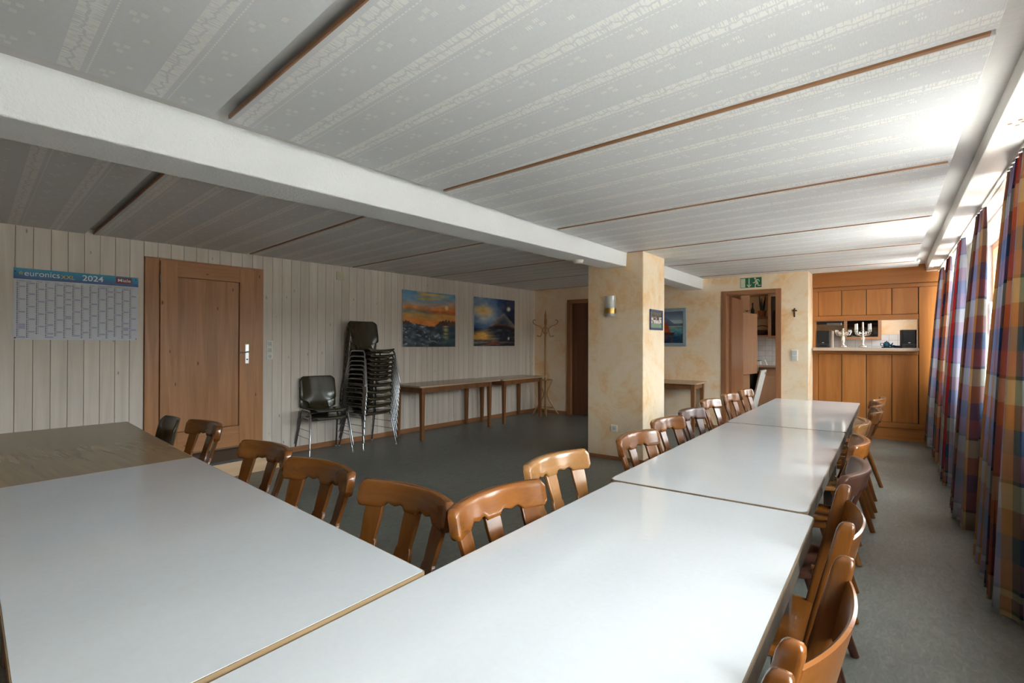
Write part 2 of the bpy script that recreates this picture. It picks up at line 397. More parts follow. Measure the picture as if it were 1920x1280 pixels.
# ---- left wall with whitewashed boards
DOOR_S0, DOOR_S1, DOOR_TOP = 1.905 - 3.347, 3.074 - 3.347, 2.195
wl = MB().box(-.20, -.012, -5.75, 5.2, 0, 2.46).build('wall_left', 'groove', None, 0)
wl.location = (-5.879, 3.347, 0); wl.rotation_euler = (0, 0, LEFT_RZ); tag(wl, kind='structure')
PW = .1155
def plank_mesh(z0, z1, w=PW):
    return MB().box(-.014, 0, .001, w - .002, z0, z1).mesh('plank', 'plank', 0)
full, short = plank_mesh(.0, 2.40), plank_mesh(DOOR_TOP, 2.40)
s = -5.70
sA = DOOR_S0 - 40*PW
k = 0
while True:
    s0 = DOOR_S0 - (k + 1)*PW
    if s0 < -5.7: break
    link('plank', full, wl, .002, (0, s0, 0)); k += 1
nb = round((DOOR_S1 - DOOR_S0)/PW); wdo = (DOOR_S1 - DOOR_S0)/nb
shortm = plank_mesh(DOOR_TOP, 2.40, wdo)
for i in range(nb): link('plank', shortm, wl, .002, (0, DOOR_S0 + i*wdo, 0))
s0 = DOOR_S1
while s0 < 5.14:
    link('plank', full, wl, .002, (0, s0, 0)); s0 += PW
bb = MB().box(0, .016, DOOR_S1 + .005, 5.08, 0, .065).build('baseboard_left', 'baseboard', None, 0, .003)
bb.location = wl.location; bb.rotation_euler = wl.rotation_euler; tag(bb, kind='structure')
def on_left(y, z, off=0):
    s_ = (y - 3.347)*1.001; c, sn = math.cos(LEFT_RZ), math.sin(LEFT_RZ)
    return (-5.879 + off*c - s_*sn, 3.347 + off*sn + s_*c, z)

# ---- pine door in the left wall
dr = sroot('door_1', wl.location, LEFT_RZ, 'brown pine door with one tall recessed panel and steel handle')
W0, W1 = DOOR_S0, DOOR_S1
box('door_frame', 'doorwood', (-.02, .022, W0 + .003, W0 + .125, .17, DOOR_TOP - .005), dr, .003)
box('door_frame', 'doorwood', (-.02, .022, W1 - .115, W1 - .003, .17, DOOR_TOP - .005), dr, .003)
box('door_frame', 'doorwood_h', (-.02, .0215, W0 + .125, W1 - .115, DOOR_TOP - .05, DOOR_TOP - .005), dr, .003)
leaf = sroot('door_leaf', (0, 0, 0)); leaf.parent = dr; del leaf['kind']
L0, L1, LZ0, LZ1 = W0 + .130, W1 - .118, .185, DOOR_TOP - .028
P0, P1, PZ0, PZ1 = 2.188 - 3.347, 2.80 - 3.347, .41, 2.015
box('stile', 'doorwood', (0, .04, L0, P0, LZ0, LZ1), leaf, .003)
box('stile', 'doorwood', (0, .04, P1, L1, LZ0, LZ1), leaf, .003)
box('rail', 'doorwood_h', (0, .0395, P0, P1, LZ0, PZ0), leaf, .003)
box('rail', 'doorwood_h', (0, .0395, P0, P1, PZ1, LZ1), leaf, .003)
box('panel', 'doorwood', (.0, .022, P0 + .004, P1 - .004, PZ0 + .004, PZ1 - .004), leaf, .002)
hs = 2.88 - 3.347
h = box('handle_plate', 'steel', (.04, .046, hs - .02, hs + .02, 1.103, 1.322), leaf, .003)
MB().tube([(.046, hs, 1.235), (.09, hs, 1.235), (.098, hs - .012, 1.235), (.098, hs - .11, 1.228)], .0085, 8).build('lever', 'steel', leaf)
MB().lathe([(.0, 0), (.009, 0), (.009, .004), (0, .004)], 10).build('keyhole', 'dark', leaf, loc=(.046, hs, 1.15), rot=(0, PI/2, 0))
for z in (1.978, .47): MB().tube([(.044, L0 - .004, z - .045), (.044, L0 - .004, z + .045)], .008, 8).build('hinge', 'hinge', dr)
# ---- step in front of that door
st = sroot('trim_1', (0, 0, 0), 0, 'low step with dark top and pale wooden riser before the pine door')
MB().prism([(-5.93, 1.55), (-5.265, 1.55), (-5.265, 3.08), (-5.85, 3.08)], .145, .17).build('step_top', 'steptop', st, 0)
MB().box(-5.90, -5.275, 1.57, 3.07, 0, .12).build('step_riser', 'steprise', st, 0)
box('step_nosing', 'steprise', (-5.90, -5.262, 1.55, 3.082, .12, .145), st, .003)

# ---- far wall (wiped cream plaster), doorways
def wallseg(name, mat, b, parent): return box(name, mat, b, parent)
wf = sroot('wall_far', (0, 0, 0))
DK0, DK1, DKT = -2.035, -1.345, 2.10      # kitchen doorway clear opening
wallseg('wall_panel', 'cream', (-6.3, -4.83, YF, YF + .14, 0, 2.5), wf)
wallseg('wall_panel', 'cream', (-4.83, -3.95, YF, YF + .14, 2.11, 2.5), wf)
wallseg('wall_panel', 'cream', (-3.95, DK0 - .02, YF, YF + .14, 0, 2.5), wf)
wallseg('wall_panel', 'cream', (DK0 - .02, DK1 + .02, YF, YF + .14, DKT + .02, 2.5), wf)
wallseg('wall_panel', 'cream', (DK1 + .02, -.925, YF, YH, 0, 2.5), wf)
b1 = sroot('baseboard_far', (0, 0, 0))
for (a, b) in ((-5.64, -4.905), (-3.87, -2.115), (-1.265, -.925)):
    box('baseboard_strip', 'baseboard_h', (a, b, YF - .016, YF, 0, .06), b1, .003)
# brown door far left
d2 = sroot('door_2', (0, 0, 0), 0, 'dark brown flush door behind the plaster column')
box('door_frame', 'frame', (-4.90, -4.82, YF - .022, YF + .05, 0, 2.17), d2, .004)
box('door_frame', 'frame', (-3.96, -3.88, YF - .022, YF + .05, 0, 2.17), d2, .004)
box('door_frame', 'frame_h', (-4.82, -3.96, YF - .021, YF + .05, 2.10, 2.17), d2, .004)
box('leak_blocker', 'cream', (-5.2, -3.6, YF + .15, YF + .25, 0, 2.5), wf)  # unseen panel added behind the door to stop outside light leaking under it
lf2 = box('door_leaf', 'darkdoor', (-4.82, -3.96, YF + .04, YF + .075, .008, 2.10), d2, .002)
MB().tube([(-4.03, YF + .04, 1.05), (-4.03, YF - .01, 1.05), (-4.14, YF - .012, 1.05)], .009, 8).build('door_handle', 'steel', lf2)
# kitchen doorway with the leaf swung into the kitchen
d3 = sroot('door_3', (0, 0, 0), 0, 'open kitchen doorway with reddish brown frame under the exit sign')
box('door_frame', 'frame', (DK0 - .075, DK0, YF - .022, YF + .155, 0, DKT + .065), d3, .004)
box('door_frame', 'frame', (DK1, DK1 + .075, YF - .022, YF + .155, 0, DKT + .065), d3, .004)
box('door_frame', 'frame_h', (DK0, DK1, YF - .021, YF + .155, DKT, DKT + .065), d3, .004)
box('door_leaf', 'frame', (DK0 - .005, DK0 + .035, YF + .165, YF + .165 + .80, .01, DKT - .01), d3, .003)

# ---- column and beam
colm = sroot('wall_column', (0, 0, 0), 0, 'square plaster column carrying the white ceiling beam')
MB().box(-2.887, -2.196, 5.44, 6.11, 0, 2.44).build('column_shaft', 'cream', colm, 0, .012, seg=3)
for b in ((-2.899, -2.184, 5.428, 5.44, 0, .045), (-2.899, -2.887, 5.44, 6.11, 0, .045), (-2.196, -2.184, 5.44, 6.11, 0, .045), (-2.899, -2.184, 6.11, 6.122, 0, .045)):
    box('baseboard_strip', 'baseboard_h', b, colm, .002)
bm_ = sroot('trim_2', (0, 0, 0), 0, 'white rough plaster ceiling beam running to the column')
def hexa(pts_lo, pts_hi): return MB().rings([pts_lo, pts_hi])
N = 10; rings_ = []
for i in range(N + 1):
    y = YN + (5.445 - YN)*i/N; f_ = (y - .4)/5.04
    xf_t, xf_b, xb = -2.568 + .183*f_, -2.605 + .205*f_, -2.905 + .233*f_
    zb = 2.162 + .051*f_ + random.uniform(-.002, .002)
    rings_.append([(xf_t, y, 2.44), (xf_b, y, zb), (xb, y, zb + random.uniform(-.003, .003)), (xb + .01, y, 2.44)])
MB().rings(rings_).build('beam', 'white', bm_, 20, .008)
MB().box(-2.67, -2.40, 6.105, YF + .01, 2.215, 2.44).build('beam', 'white', bm_, 0, .008)

# ---- ceiling: backing + papered panels + battens
ce = MB().box(-6.4, 1.0, YN - .1, YH + .2, 2.50, 2.60).build('ceiling', 'cornice', None, 0); tag(ce, kind='structure')
MB().rings([[(-6.2, YN, zc(YN) + .045), (.9, YN, zc(YN) + .045), (.9, YN, 2.5), (-6.2, YN, 2.5)], [(-6.2, YH, zc(YH) + .045), (.9, YH, zc(YH) + .045), (.9, YH, 2.5), (-6.2, YH, 2.5)]]).build('ceiling_backing', 'cornice', ce, 0)
STR = [(-2.3, -2.5, -2.6), (-1.35, -1.75, -2.05), (.10, -.32, -.62), (1.50, 1.09, .76), (2.92, 2.46, 2.255), (4.27, 3.91, 3.74), (5.66, 5.42, 5.287), (7.05, 6.75, 6.735), (8.40, 8.16, 8.19)]
def sy(k, x):
    a, b, c = STR[k]
    return a + (b - a)*(x + 5.9)/3.45 if x < -2.45 else b + (c - b)*(x + 2.45)/2.75
def panel(k, x0, x1, g0, g1, last=None):
    y00, y01 = sy(k, x0) + g0, sy(k, x1) + g0
    y10, y11 = (sy(k+1, x0) - g1, sy(k+1, x1) - g1) if last is None else (last, last)
    lo, hi = zc, lambda y: zc(y) + .02
    q = [(x0, y00), (x1, y01), (x1, y11), (x0, y10)]
    mb = MB(); nu = 1
    mb.rings([[(x, y, lo(y)) for x, y in q], [(x, y, hi(y)) for x, y in q]])
    mb.uv = [(x, v) for _ in (0, 1) for x, v in ((x0, g0), (x1, g0), (x1, y11 - y01 + g0), (x0, y10 - y00 + g0))]
    mb.build('ceiling_panel', 'wallpaper', ce, 0, .002)
for k in range(len(STR) - 1):
    near = .005 if k == 3 else .018; far = .06 if k == 2 else .022
    panel(k, -2.40, .285, near, far)
    panel(k, XL(STR[k][0]) + .012, -2.66, near, far)
panel(8, -2.40, .325, .02, .0, 8.79 if True else None) if False else None
mbp = MB()
for (x0, x1, ye) in ((-2.40, -.93, YF - .003), (-.93, .325, 8.79), (-5.63, -2.66, YF - .003)):
    q = [(x0, sy(8, x0) + .018), (x1, sy(8, x1) + .018), (x1, ye), (x0, ye)]
    if q[2][1] - q[0][1] < .05: continue
    m_ = MB().rings([[(x, y, zc(y)) for x, y in q], [(x, y, zc(y) + .02) for x, y in q]])
    m_.uv = [(x, y - q[0][1]) for _ in (0, 1) for x, y in q]; m_.build('ceiling_panel', 'wallpaper', ce, 0, .002)
def batten(k, x0, x1, w=.024, proud=.004):
    y0, y1 = sy(k, x0), sy(k, x1)
    MB().rings([[(x0, y0 - w/2, zc(y0) - proud), (x0, y0 + w/2, zc(y0) - proud), (x0, y0 + w/2, zc(y0) + .014), (x0, y0 - w/2, zc(y0) + .014)],
                [(x1, y1 - w/2, zc(y1) - proud), (x1, y1 + w/2, zc(y1) - proud), (x1, y1 + w/2, zc(y1) + .014), (x1, y1 - w/2, zc(y1) + .014)]]).build('ceiling_batten', 'batten', ce, 0, .002)
for k in range(1, 9):
    batten(k, -2.37, .27, {3: .009, 4: .024}.get(k, .016)); batten(k, XL(STR[k][0]) + .02, -2.70, .008 if k == 3 else .012, .002)

# ---- pelmet box along the windows
pe = sroot('trim_3', (0, 0, 0), 0, 'white glazed curtain box above the windows with clusters of vent holes')
MB().rings([[(.385 + .03*(y - YN)/11, y, 2.335), (.70, y, 2.335), (.70, y, 2.47), (.37 + .03*(y - YN)/11, y, 2.47)] for y in (YN, YH)]).build('curtain_box', 'pelmet', pe, 0, .004)
for yc in (.7, 3.2, 5.9, 8.45):
    for (dx, dy) in ((0, 0), (.03, .035), (.03, -.035), (.06, 0), (.045, .0)):
        MB().lathe([(0, 0), (.009, 0), (.009, .002), (0, .002)], 12, (.445 + dx, yc + dy, 2.3338)).build('vent_hole', 'vent', pe)
rl = MB().box(.538, .556, YN + .05, YH - .03, 2.322, 2.335).box(.566, .584, YN + .05, YH - .03, 2.322, 2.335).build('curtain_rail', 'white_plastic', None, 0)
tag(rl, 'white double curtain rail fixed under the glazed curtain box', 'curtain rail')

# ---- window wall
wr = sroot('wall_right', (0, 0, 0))
edges = [YN - .1] + [e for w in WINDOWS for e in w] + [YK + .2]
for i in range(0, len(edges), 2): box('wall_pier', 'white', (XW0, XW1, edges[i], edges[i+1], SILL, HEAD), wr)
box('wall_apron', 'white', (XW0, XW1, YN - .1, YK + .2, 0, SILL), wr); box('wall_lintel', 'white', (XW0, XW1, YN - .1, YK + .2, HEAD, 2.6), wr)
M['winwood'] = wood('orange_window_wood', (.55, .25, .09), (.66, .34, .14), 2, 1, .4, rv=.05)
for i, (a, b) in enumerate(WINDOWS):
    w = sroot('window_%d' % (i + 1), (0, 0, 0), 0)
    xa, xb = .81, .87
    box('window_frame', 'winwood', (xa, xb, a, a + .06, SILL, HEAD), w, .004); box('window_frame', 'winwood', (xa, xb, b - .06, b, SILL, HEAD), w, .004)
    box('window_frame', 'winwood', (xa, xb, a + .06, b - .06, SILL, SILL + .06), w, .004); box('window_frame', 'winwood', (xa, xb, a + .06, b - .06, HEAD - .06, HEAD), w, .004)
    mid = (a + b)/2; box('window_mullion', 'winwood', (xa, xb, mid - .035, mid + .035, SILL + .06, HEAD - .06), w, .004)
    for (p, q) in ((a + .06, mid - .035), (mid + .035, b - .06)): box('window_pane', 'glass', (.838, .842, p, q, SILL + .06, HEAD - .06), w)
    box('window_sill', 'whitepaint', (XW0 - .03, .81, a + .002, b - .002, SILL, SILL + .025), w, .004)
    box('window_catch', 'steel', (.785, .808, b - .055, b - .03, 1.40, 1.75), w, .003)
# ---- remaining walls
wn = MB().box(-6.4, 1.0, YN - .2, YN, 0, 2.5).build('wall_near', 'cream', None, 0); tag(wn, kind='structure')

# ---- honey wood hatch wall
wh = sroot('wall_hatch', (0, 0, 0), 0, 'honey coloured panelled serving wall with an opening to the kitchen')
HX0, HX1, HZ0, HZ1 = -.886, .325, 1.29, 1.690
box('backing', 'hatchgap', (-.925, .66, YH + .012, YH + .05, 0, HZ0 - .05), wh); box('backing', 'hatchgap', (-.925, .66, YH + .012, YH + .05, HZ1 + .005, 2.46), wh)
box('backing', 'hatchgap', (HX1 + .01, .66, YH + .012, YH + .05, HZ0 - .05, HZ1 + .005), wh)
xs = [-.851, -.555, -.255, .040, .332]
def hp(name, mat, x0, x1, z0, z1, d=.0, th=.016, b=.003): return box(name, mat, (x0, x1, YH - d, YH - d + th, z0, z1), wh, b)
for i in range(4):
    hp('upper_panel', 'hatch', xs[i] + .004, xs[i+1] - .004, 1.765, 2.130)
    hp('lower_panel', 'hatch', xs[i] + .004, xs[i+1] - .004, .250, 1.194)
hp('tall_panel', 'hatch', .340, .655, .247, 2.130)
hp('stile', 'hatch', -.925, -.853, .247, 1.24); hp('stile', 'hatch', -.925, -.853, 1.762, 2.13); hp('stile', 'hatch', -.925, HX0, HZ0, 1.70, .004)
hp('top_rail', 'hatch_h', -.925, .655, 2.134, 2.185, .006); hp('frieze_board', 'hatch_h', -.925, .655, 2.19, 2.46, .03, .04)
hp('middle_rail', 'hatch_h', -.925, .334, HZ1, 1.760, .008, .05); hp('counter_rail', 'hatch_h', -.925, .334, 1.199, 1.246, .004)
hp('bottom_rail', 'hatch_h', -.925, .655, .172, .245, .012, .03); hp('plinth', 'hatch_h', -.925, .655, 0, .170, -.006, .02)
box('hatch_jamb', 'hatch', (HX0 - .02, HX0, YH + .012, YH + .15, HZ0, HZ1), wh); box('hatch_jamb', 'hatch', (HX1, HX1 + .02, YH + .012, YH + .15, HZ0, HZ1), wh)
box('hatch_head', 'hatch_h', (HX0 - .02, HX1 + .02, YH + .042, YH + .15, HZ1, HZ1 + .02), wh)
co = box('serving_shelf', 'shelfwood', (-.905, .340, 8.78, 9.42, 1.246, 1.29), None, .004)
tag(co, 'pale wooden serving counter shelf running through the kitchen hatch', 'shelf')

# ================================================================ KITCHEN BEYOND
wk = sroot('wall_kitchen', (0, 0, 0))
box('wall_panel', 'cream', (-3.2, 1.0, YK, YK + .15, 0, 2.6), wk)
box('wall_panel', 'cream', (-3.2, -2.75, YF + .14, YK, 0, 2.6), wk)
ck = MB().box(-3.2, 1.0, YF + .14, YK + .2, 2.50, 2.6).build('ceiling_kitchen', 'white', None, 0); tag(ck, kind='structure')
box('grout', 'grout', (-2.75, .66, YK - .006, YK, .90, 1.52), wk)
TW, TH = .125, .103
tm = MB().box(.002, TW - .002, -.011, -.002, .002, TH - .002).mesh('wall_tile', 'tile', 0)
for i in range(27):
    for j in range(6): link('wall_tile', tm, wk, .0015, (-2.74 + i*TW, YK, .90 + j*TH))
XF = -2.05
tall = thing('tall_cabinet', 'tall beech kitchen cabinet with one door ajar beyond the open doorway', 'cabinet', (0, 0, 0))
box('carcass', 'kitchen', (-2.70, XF - .02, 9.46, 10.16, .0, 2.32), tall, .003)
box('upper_door', 'kitchen', (XF - .018, XF, 9.465, 10.155, 1.90, 2.31), tall, .003)
box('lower_door', 'kitchen', (XF - .018, XF, 9.465, 10.155, .10, .80), tall, .003)
md = MB().box(0, .018, 0, .70, .81, 1.89).build('middle_door', 'kitchen', tall, 0, .003, (XF, 9.46, 0), (0, 0, -math.radians(9)))
MB().tube([(.018, .66, .86), (.045, .66, .86), (.045, .66, .98), (.018, .66, .98)], .005, 8).build('door_handle', 'steel', md)
dw = thing('dishwasher', 'dishwasher with its pale door hanging slightly open', 'dishwasher', (0, 0, 0))
box('body', 'steel', (-2.68, XF - .03, 10.20, 10.78, .08, .86), dw, .003)
ddr = MB().box(0, .03, 10.21, 10.77, 0, .78).build('dishwasher_door', 'white_plastic', dw, 0, .004, (XF - .02, 0, .10), (0, math.radians(13), 0))
box('control_knob', 'steel', (.03, .042, 10.60, 10.66, .70, .745), ddr, .003)
wt = MB().prism([(-2.70, 10.17), (XF + .02, 10.17), (XF + .02, 10.68), (.60, 10.68), (.60, YK - .012), (-2.70, YK - .012)], .90, .94).build('worktop', 'shelfwood', None, 0, .003)
tag(wt, 'pale L-shaped kitchen worktop along the tiled wall', 'worktop')
for i in range(2):
    x0 = XF + .04 + i*.52
    c = thing('base_cabinet', ['beech base cabinet in the kitchen corner beside the dishwasher', 'beech base cabinet second from the dishwasher corner'][i], 'cabinet', (x0, 10.72, 0), 0, 'kitchen base cabinets')
    box('carcass', 'kitchen', (0, .515, .02, .55, .10, .898), c); box('plinth', 'dark', (0, .515, .05, .55, 0, .10), c)
    box('cabinet_drawer', 'kitchen', (.003, .512, 0, .02, .74, .893), c, .002); box('cabinet_door', 'kitchen', (.003, .512, 0, .02, .105, .735), c, .002)
sh = thing('corner_shelf', 'open beech wall shelf holding a plant pot and basket', 'shelf', (0, 0, 0))
for z in (1.50, 1.86, 2.32): box('shelf_board', 'kitchen', (-2.70, -1.90, YK - .34, YK - .012, z, z + .022), sh, .002)
box('side_panel', 'kitchen', (-2.72, -2.70, YK - .34, YK - .012, 1.48, 2.34), sh)
def wall_cab(x0, x1, z0, z1, label, fw=.06):
    c = thing('glass_cabinet', label, 'cabinet', (0, 0, 0), 0, 'glass-fronted kitchen wall cabinets'); y0 = YK - .35
    box('side_panel', 'kitchen', (x0, x0 + .018, y0, YK - .012, z0, z1), c); box('side_panel', 'kitchen', (x1 - .018, x1, y0, YK - .012, z0, z1), c)
    box('bottom_board', 'kitchen', (x0 + .018, x1 - .018, y0, YK - .012, z0, z0 + .018), c); box('top_board', 'kitchen', (x0 + .018, x1 - .018, y0, YK - .012, z1 - .018, z1), c)
    box('back_panel', 'darkdoor', (x0 + .018, x1 - .018, YK - .02, YK - .013, z0 + .018, z1 - .018), c)
    for z in (z0 + .28, z0 + .56): box('inner_shelf', 'kitchen', (x0 + .018, x1 - .018, y0 + .05, YK - .02, z, z + .015), c)
    d = box('glass_door', 'smokeglass', (x0 + fw, x1 - fw, y0 - .012, y0 - .008, z0 + fw, z1 - fw), c)
    for b in ((x0, x0 + fw, z0, z1), (x1 - fw, x1, z0, z1), (x0 + fw, x1 - fw, z0, z0 + fw), (x0 + fw, x1 - fw, z1 - fw, z1)):
        box('door_frame', 'kitchen', (b[0], b[1], y0 - .02, y0, b[2], b[3]), d, .004)
    return c
wall_cab(-1.885, -1.22, 1.455, 2.32, 'glass-fronted beech cabinet at the right of the kitchen doorway view', .055)
wall_cab(-.645, -.095, 1.425, 2.30, 'glass-fronted beech cabinet seen through the hatch behind the candelabra', .05)
hood = thing('cooker_hood', 'dark steel cooker hood beside the glass cabinet in the hatch', 'cooker hood', (0, 0, 0))
box('hood_body', 'dark', (-1.19, -.66, 10.90, YK - .012, 1.72, 2.30), hood, .004); box('hood_visor', 'steel', (-.90, -.675, 10.86, 10.90, 1.685, 1.725), hood, .004)
wc = box('wall_unit', 'kitchen', (-1.215, -1.195, 10.93, YK - .012, 1.46, 2.3), None, .002); tag(wc, 'narrow pale beech filler panel between cooker hood and glass cabinet', 'panel')
bx = box('ventilation_box', 'whitepaint', (-2.66, -2.20, YK - .42, YK - .013, 2.345, 2.47), None, .006); tag(bx, 'white ventilation box above the kitchen shelf', 'box')
# shelf contents
pp = thing('potted_plant', 'dark upright succulent in orange pot on the upper kitchen shelf', 'plant', (-2.02, YK - .18, 1.882))
MB().lathe([(0, 0), (.06, 0), (.075, .11), (.08, .11), (.08, .125), (0, .125)], 14).build('pot', 'terracotta', pp)
for i in range(9):
    a = i*2.4; r = .015 + .006*(i % 4)
    MB().tube([(r*math.cos(a), r*math.sin(a), .12), (1.6*r*math.cos(a), 1.6*r*math.sin(a), .22), (2.4*r*math.cos(a), 2.4*r*math.sin(a), .27 + .05*(i % 4))], [.014, .016, .006], 6).build('stem', 'leaf', pp)
bk = thing('basket', 'dark wicker basket with white cloth on the lower kitchen shelf', 'basket', (-2.02, YK - .18, 1.522))
MB().lathe([(0, 0), (.10, 0), (.15, .09), (.155, .10), (.145, .10), (.09, .01), (0, .01)], 18).build('bowl', 'basket', bk)
MB().tube([(.145*math.cos(a), 0, .10 + .09*math.sin(a)) for a in [PI*i/10 for i in range(11)]], .008, 6).build('basket_handle', 'basket', bk)
MB().grid(lambda u, v: (-.13 + .20*u, -.09 + .16*v, .075 + .05*math.sin(u*5 + v*3) + .03*math.sin(v*7)), 10, 8).build('cloth', 'linen', bk)
bo = thing('bottle', 'dark bottle standing on the upper kitchen shelf left of the plant', 'bottle', (-2.20, YK - .15, 1.882))
MB().lathe([(0, 0), (.035, 0), (.035, .15), (.013, .20), (.013, .27), (0, .27)], 14).build('glass_body', 'leaf', bo); MB().lathe([(0, .27), (.015, .27), (.015, .29), (0, .29)], 10).build('stopper', 'dark', bo)
tr = thing('trailing_plant', 'small green trailing plant on top of the ajar cabinet door', 'plant', (XF + .06, 9.62, 1.89))
for i in range(7):
    a = i*.9; l_ = .03 + .012*(i % 3)
    MB().add([(0, 0, .01), (l_*math.cos(a) - .012*math.sin(a), l_*math.sin(a) + .012*math.cos(a), .04), (1.8*l_*math.cos(a), 1.8*l_*math.sin(a), .03), (l_*math.cos(a) + .012*math.sin(a), l_*math.sin(a) - .012*math.cos(a), .045)], [(0, 1, 2, 3)]).build('leaf', 'leafgreen', tr)
fb = thing('storage_box', 'clear storage box with bright green lid on the kitchen worktop', 'box', (-2.06, 10.86, .94))
box('tub', 'white_plastic', (-.06, .06, -.09, .09, 0, .075), fb, .006); box('lid', 'leafgreen', (-.065, .065, -.095, .095, .075, .09), fb, .004)
pn = MB().prism([(-.04, 0), (.06, 0), (.02, .10)], -.04, .04, lambda x, y, z: (x, z, y)).build('paper_stand', 'linen', None, 0, loc=(-1.93, 10.80, .94)); tag(pn, 'small white folded paper stand beside the green-lidded box', 'paper')

# ================================================================ ON THE SERVING SHELF
def speaker(x, y, rz, label, w=.165, hh=.255, d=.19):
    s_ = thing('loudspeaker', label, 'loudspeaker', (x, y, 1.29), rz, 'loudspeakers on the hatch counter')
    box('cabinet', 'dark', (-w/2, w/2, 0, d, 0, hh), s_, .004); g_ = box('grille', 'cloth', (-w/2 + .008, w/2 - .008, -.012, 0, .06, hh - .008), s_, .005)
    box('badge', 'steel', (-.012, .012, -.0135, -.012, .07, .078), g_); box('front_panel', 'dark', (-w/2 + .008, w/2 - .008, -.006, 0, .006, .056), s_, .002)
    box('port', 'cloth', (-.045, .045, -.0075, -.006, .02, .042), s_)
speaker(-.792, 8.99, math.radians(-2), 'black loudspeaker at the left end of the hatch counter')
speaker(.235, 8.98, math.radians(6), 'black loudspeaker at the right end of the hatch counter')
bk2 = box('file_box', 'shelfwood', (-.702, -.676, 9.06, 9.28, 1.29, 1.545), None, .003); tag(bk2, 'narrow pale upright board right behind the left loudspeaker', 'board')
def candelabra(x, y, rz, label, candles, sc=1):
    c = thing('candelabra', label, 'candelabra', (x, y, 1.29), rz, 'silver candelabra on the hatch counter')
    MB().lathe([(0, 0), (.058, 0), (.06, .008), (.045, .014), (.04, .028), (.018, .038), (.013, .06), (.02, .10), (.022, .14), (.012, .18), (.016, .20), (.010, .22), (.012, .25), (0, .25)], 18).build('stem', 'silver', c)
    tops = []
    for i in range(4):
        a = i*PI/2 + .5; ca, sa = math.cos(a), math.sin(a); R = .115
        pts = spline([(0, 0, .19), (.35*R, 0, .175), (.6*R, 0, .215), (.45*R, 0, .235), (.33*R, 0, .21), (.55*R, 0, .185), (.85*R, 0, .19), (R, 0, .215), (R, 0, .235)], 5)
        ar = MB().tube([(p.x*ca, p.x*sa, p.z) for p in pts], .0055, 6).build('arm', 'silver', c)
        MB().lathe([(0, .232), (.022, .236), (.024, .24), (.010, .242), (.014, .262), (.016, .264), (0, .264)], 12, (R*ca, R*sa, 0)).build('drip_pan', 'silver', ar)
        tops.append((R*ca, R*sa, .262))
    MB().lathe([(0, .25), (.024, .252), (.026, .257), (.011, .26), (.014, .285), (.017, .288), (0, .288)], 12).build('centre_cup', 'silver', c); tops.append((0, 0, .286))
    if candles:
        for i, p in enumerate(tops): MB().lathe([(0, 0), (.0125, 0), (.011, .085), (.004, .09), (0, .09)], 12, p).build('candle', 'candle', c)
candelabra(-.538, 9.0, .2, 'empty silver candelabra without candles beside the left loudspeaker', False)
candelabra(-.297, 9.0, .45, 'silver candelabra holding white candles in the middle of the hatch', True)
ts = thing('tea_tray', 'round black tray carrying the blue tea set on the counter', 'tray', (-.01, 9.22, 1.29))
MB().lathe([(0, 0), (.066, 0), (.075, .016), (.072, .016), (.063, .005), (0, .005)], 24).build('tray_dish', 'dark', ts)
tp = thing('teapot', 'small blue ceramic teapot on the black tray', 'teapot', (-.02, 9.21, 1.297))
MB().lathe([(0, 0), (.03, 0), (.042, .03), (.04, .06), (.026, .075), (0, .075)], 18).build('pot_body', 'blue', tp)
MB().lathe([(.026, .075), (.024, .082), (.006, .086), (.008, .094), (0, .096)], 14).build('lid', 'blue', tp)
MB().tube(spline([(.036, 0, .03), (.062, 0, .045), (.072, 0, .068)], 4), [.011]*3 + [.009]*3 + [.006]*3, 8).build('spout', 'blue', tp)
MB().tube(spline([(-.036, 0, .06), (-.066, 0, .06), (-.066, 0, .03), (-.038, 0, .022)], 4), .005, 6).build('pot_handle', 'blue', tp)
cu = thing('tea_cup', 'small blue cup next to the teapot', 'cup', (.045, 9.20, 1.297))
MB().lathe([(0, 0), (.016, 0), (.025, .035), (.023, .035), (.014, .004), (0, .004)], 16).build('bowl', 'blue', cu); MB().tube(spline([(.022, 0, .03), (.038, 0, .026), (.034, 0, .012), (.019, 0, .010)], 4), .003, 6).build('cup_handle', 'blue', cu)
bt = MB().prism(rounded([(.06, 9.24), (.30, 9.24), (.30, 9.38), (.06, 9.38)], .015), 1.29, 1.325).build('blue_serving_box', 'bluetray', None, 30, .003); tag(bt, 'flat bright blue serving tray between the tea set and right loudspeaker', 'tray')

# ================================================================ TABLES
def slab_table(name, label, pts, ztop, top_mat, edge_mat, apron_mat, r=.03, edge_h=.011, apron_h=.062, group=None, legm='apron', cat='table'):
    cx = sum(p[0] for p in pts)/4; cy = sum(p[1] for p in pts)/4
    t_ = thing(name, label, cat, (cx, cy, 0), 0, group)
    q = [(p[0] - cx, p[1] - cy) for p in pts]
    def shrink(k): return [(x*(1 - k/abs(x)) if abs(x) > k else x, y*(1 - k/abs(y)) if abs(y) > k else y) for x, y in q]
    MB().prism(rounded(shrink(.003), r, 6), ztop - .004, ztop).build('tabletop', top_mat, t_, 30)
    MB().prism(rounded(q, r, 6), ztop - edge_h, ztop - .001).build('edge_band', edge_mat, t_, 30)
    MB().prism(rounded(shrink(.005), r, 6), ztop - edge_h - apron_h, ztop - edge_h).build('apron', apron_mat, t_, 30)
    for x, y in shrink(.09):
        MB().rings([[(x - .025, y - .025, 0), (x + .025, y - .025, 0), (x + .025, y + .025, 0), (x - .025, y + .025, 0)], [(x - .032, y - .032, ztop - edge_h - apron_h), (x + .032, y - .032, ztop - edge_h - apron_h), (x + .032, y + .032, ztop - edge_h - apron_h), (x - .032, y + .032, ztop - edge_h - apron_h)]]).build('leg', legm, t_, 0, .004)
    return t_
GW = 'white tables pushed into an L'
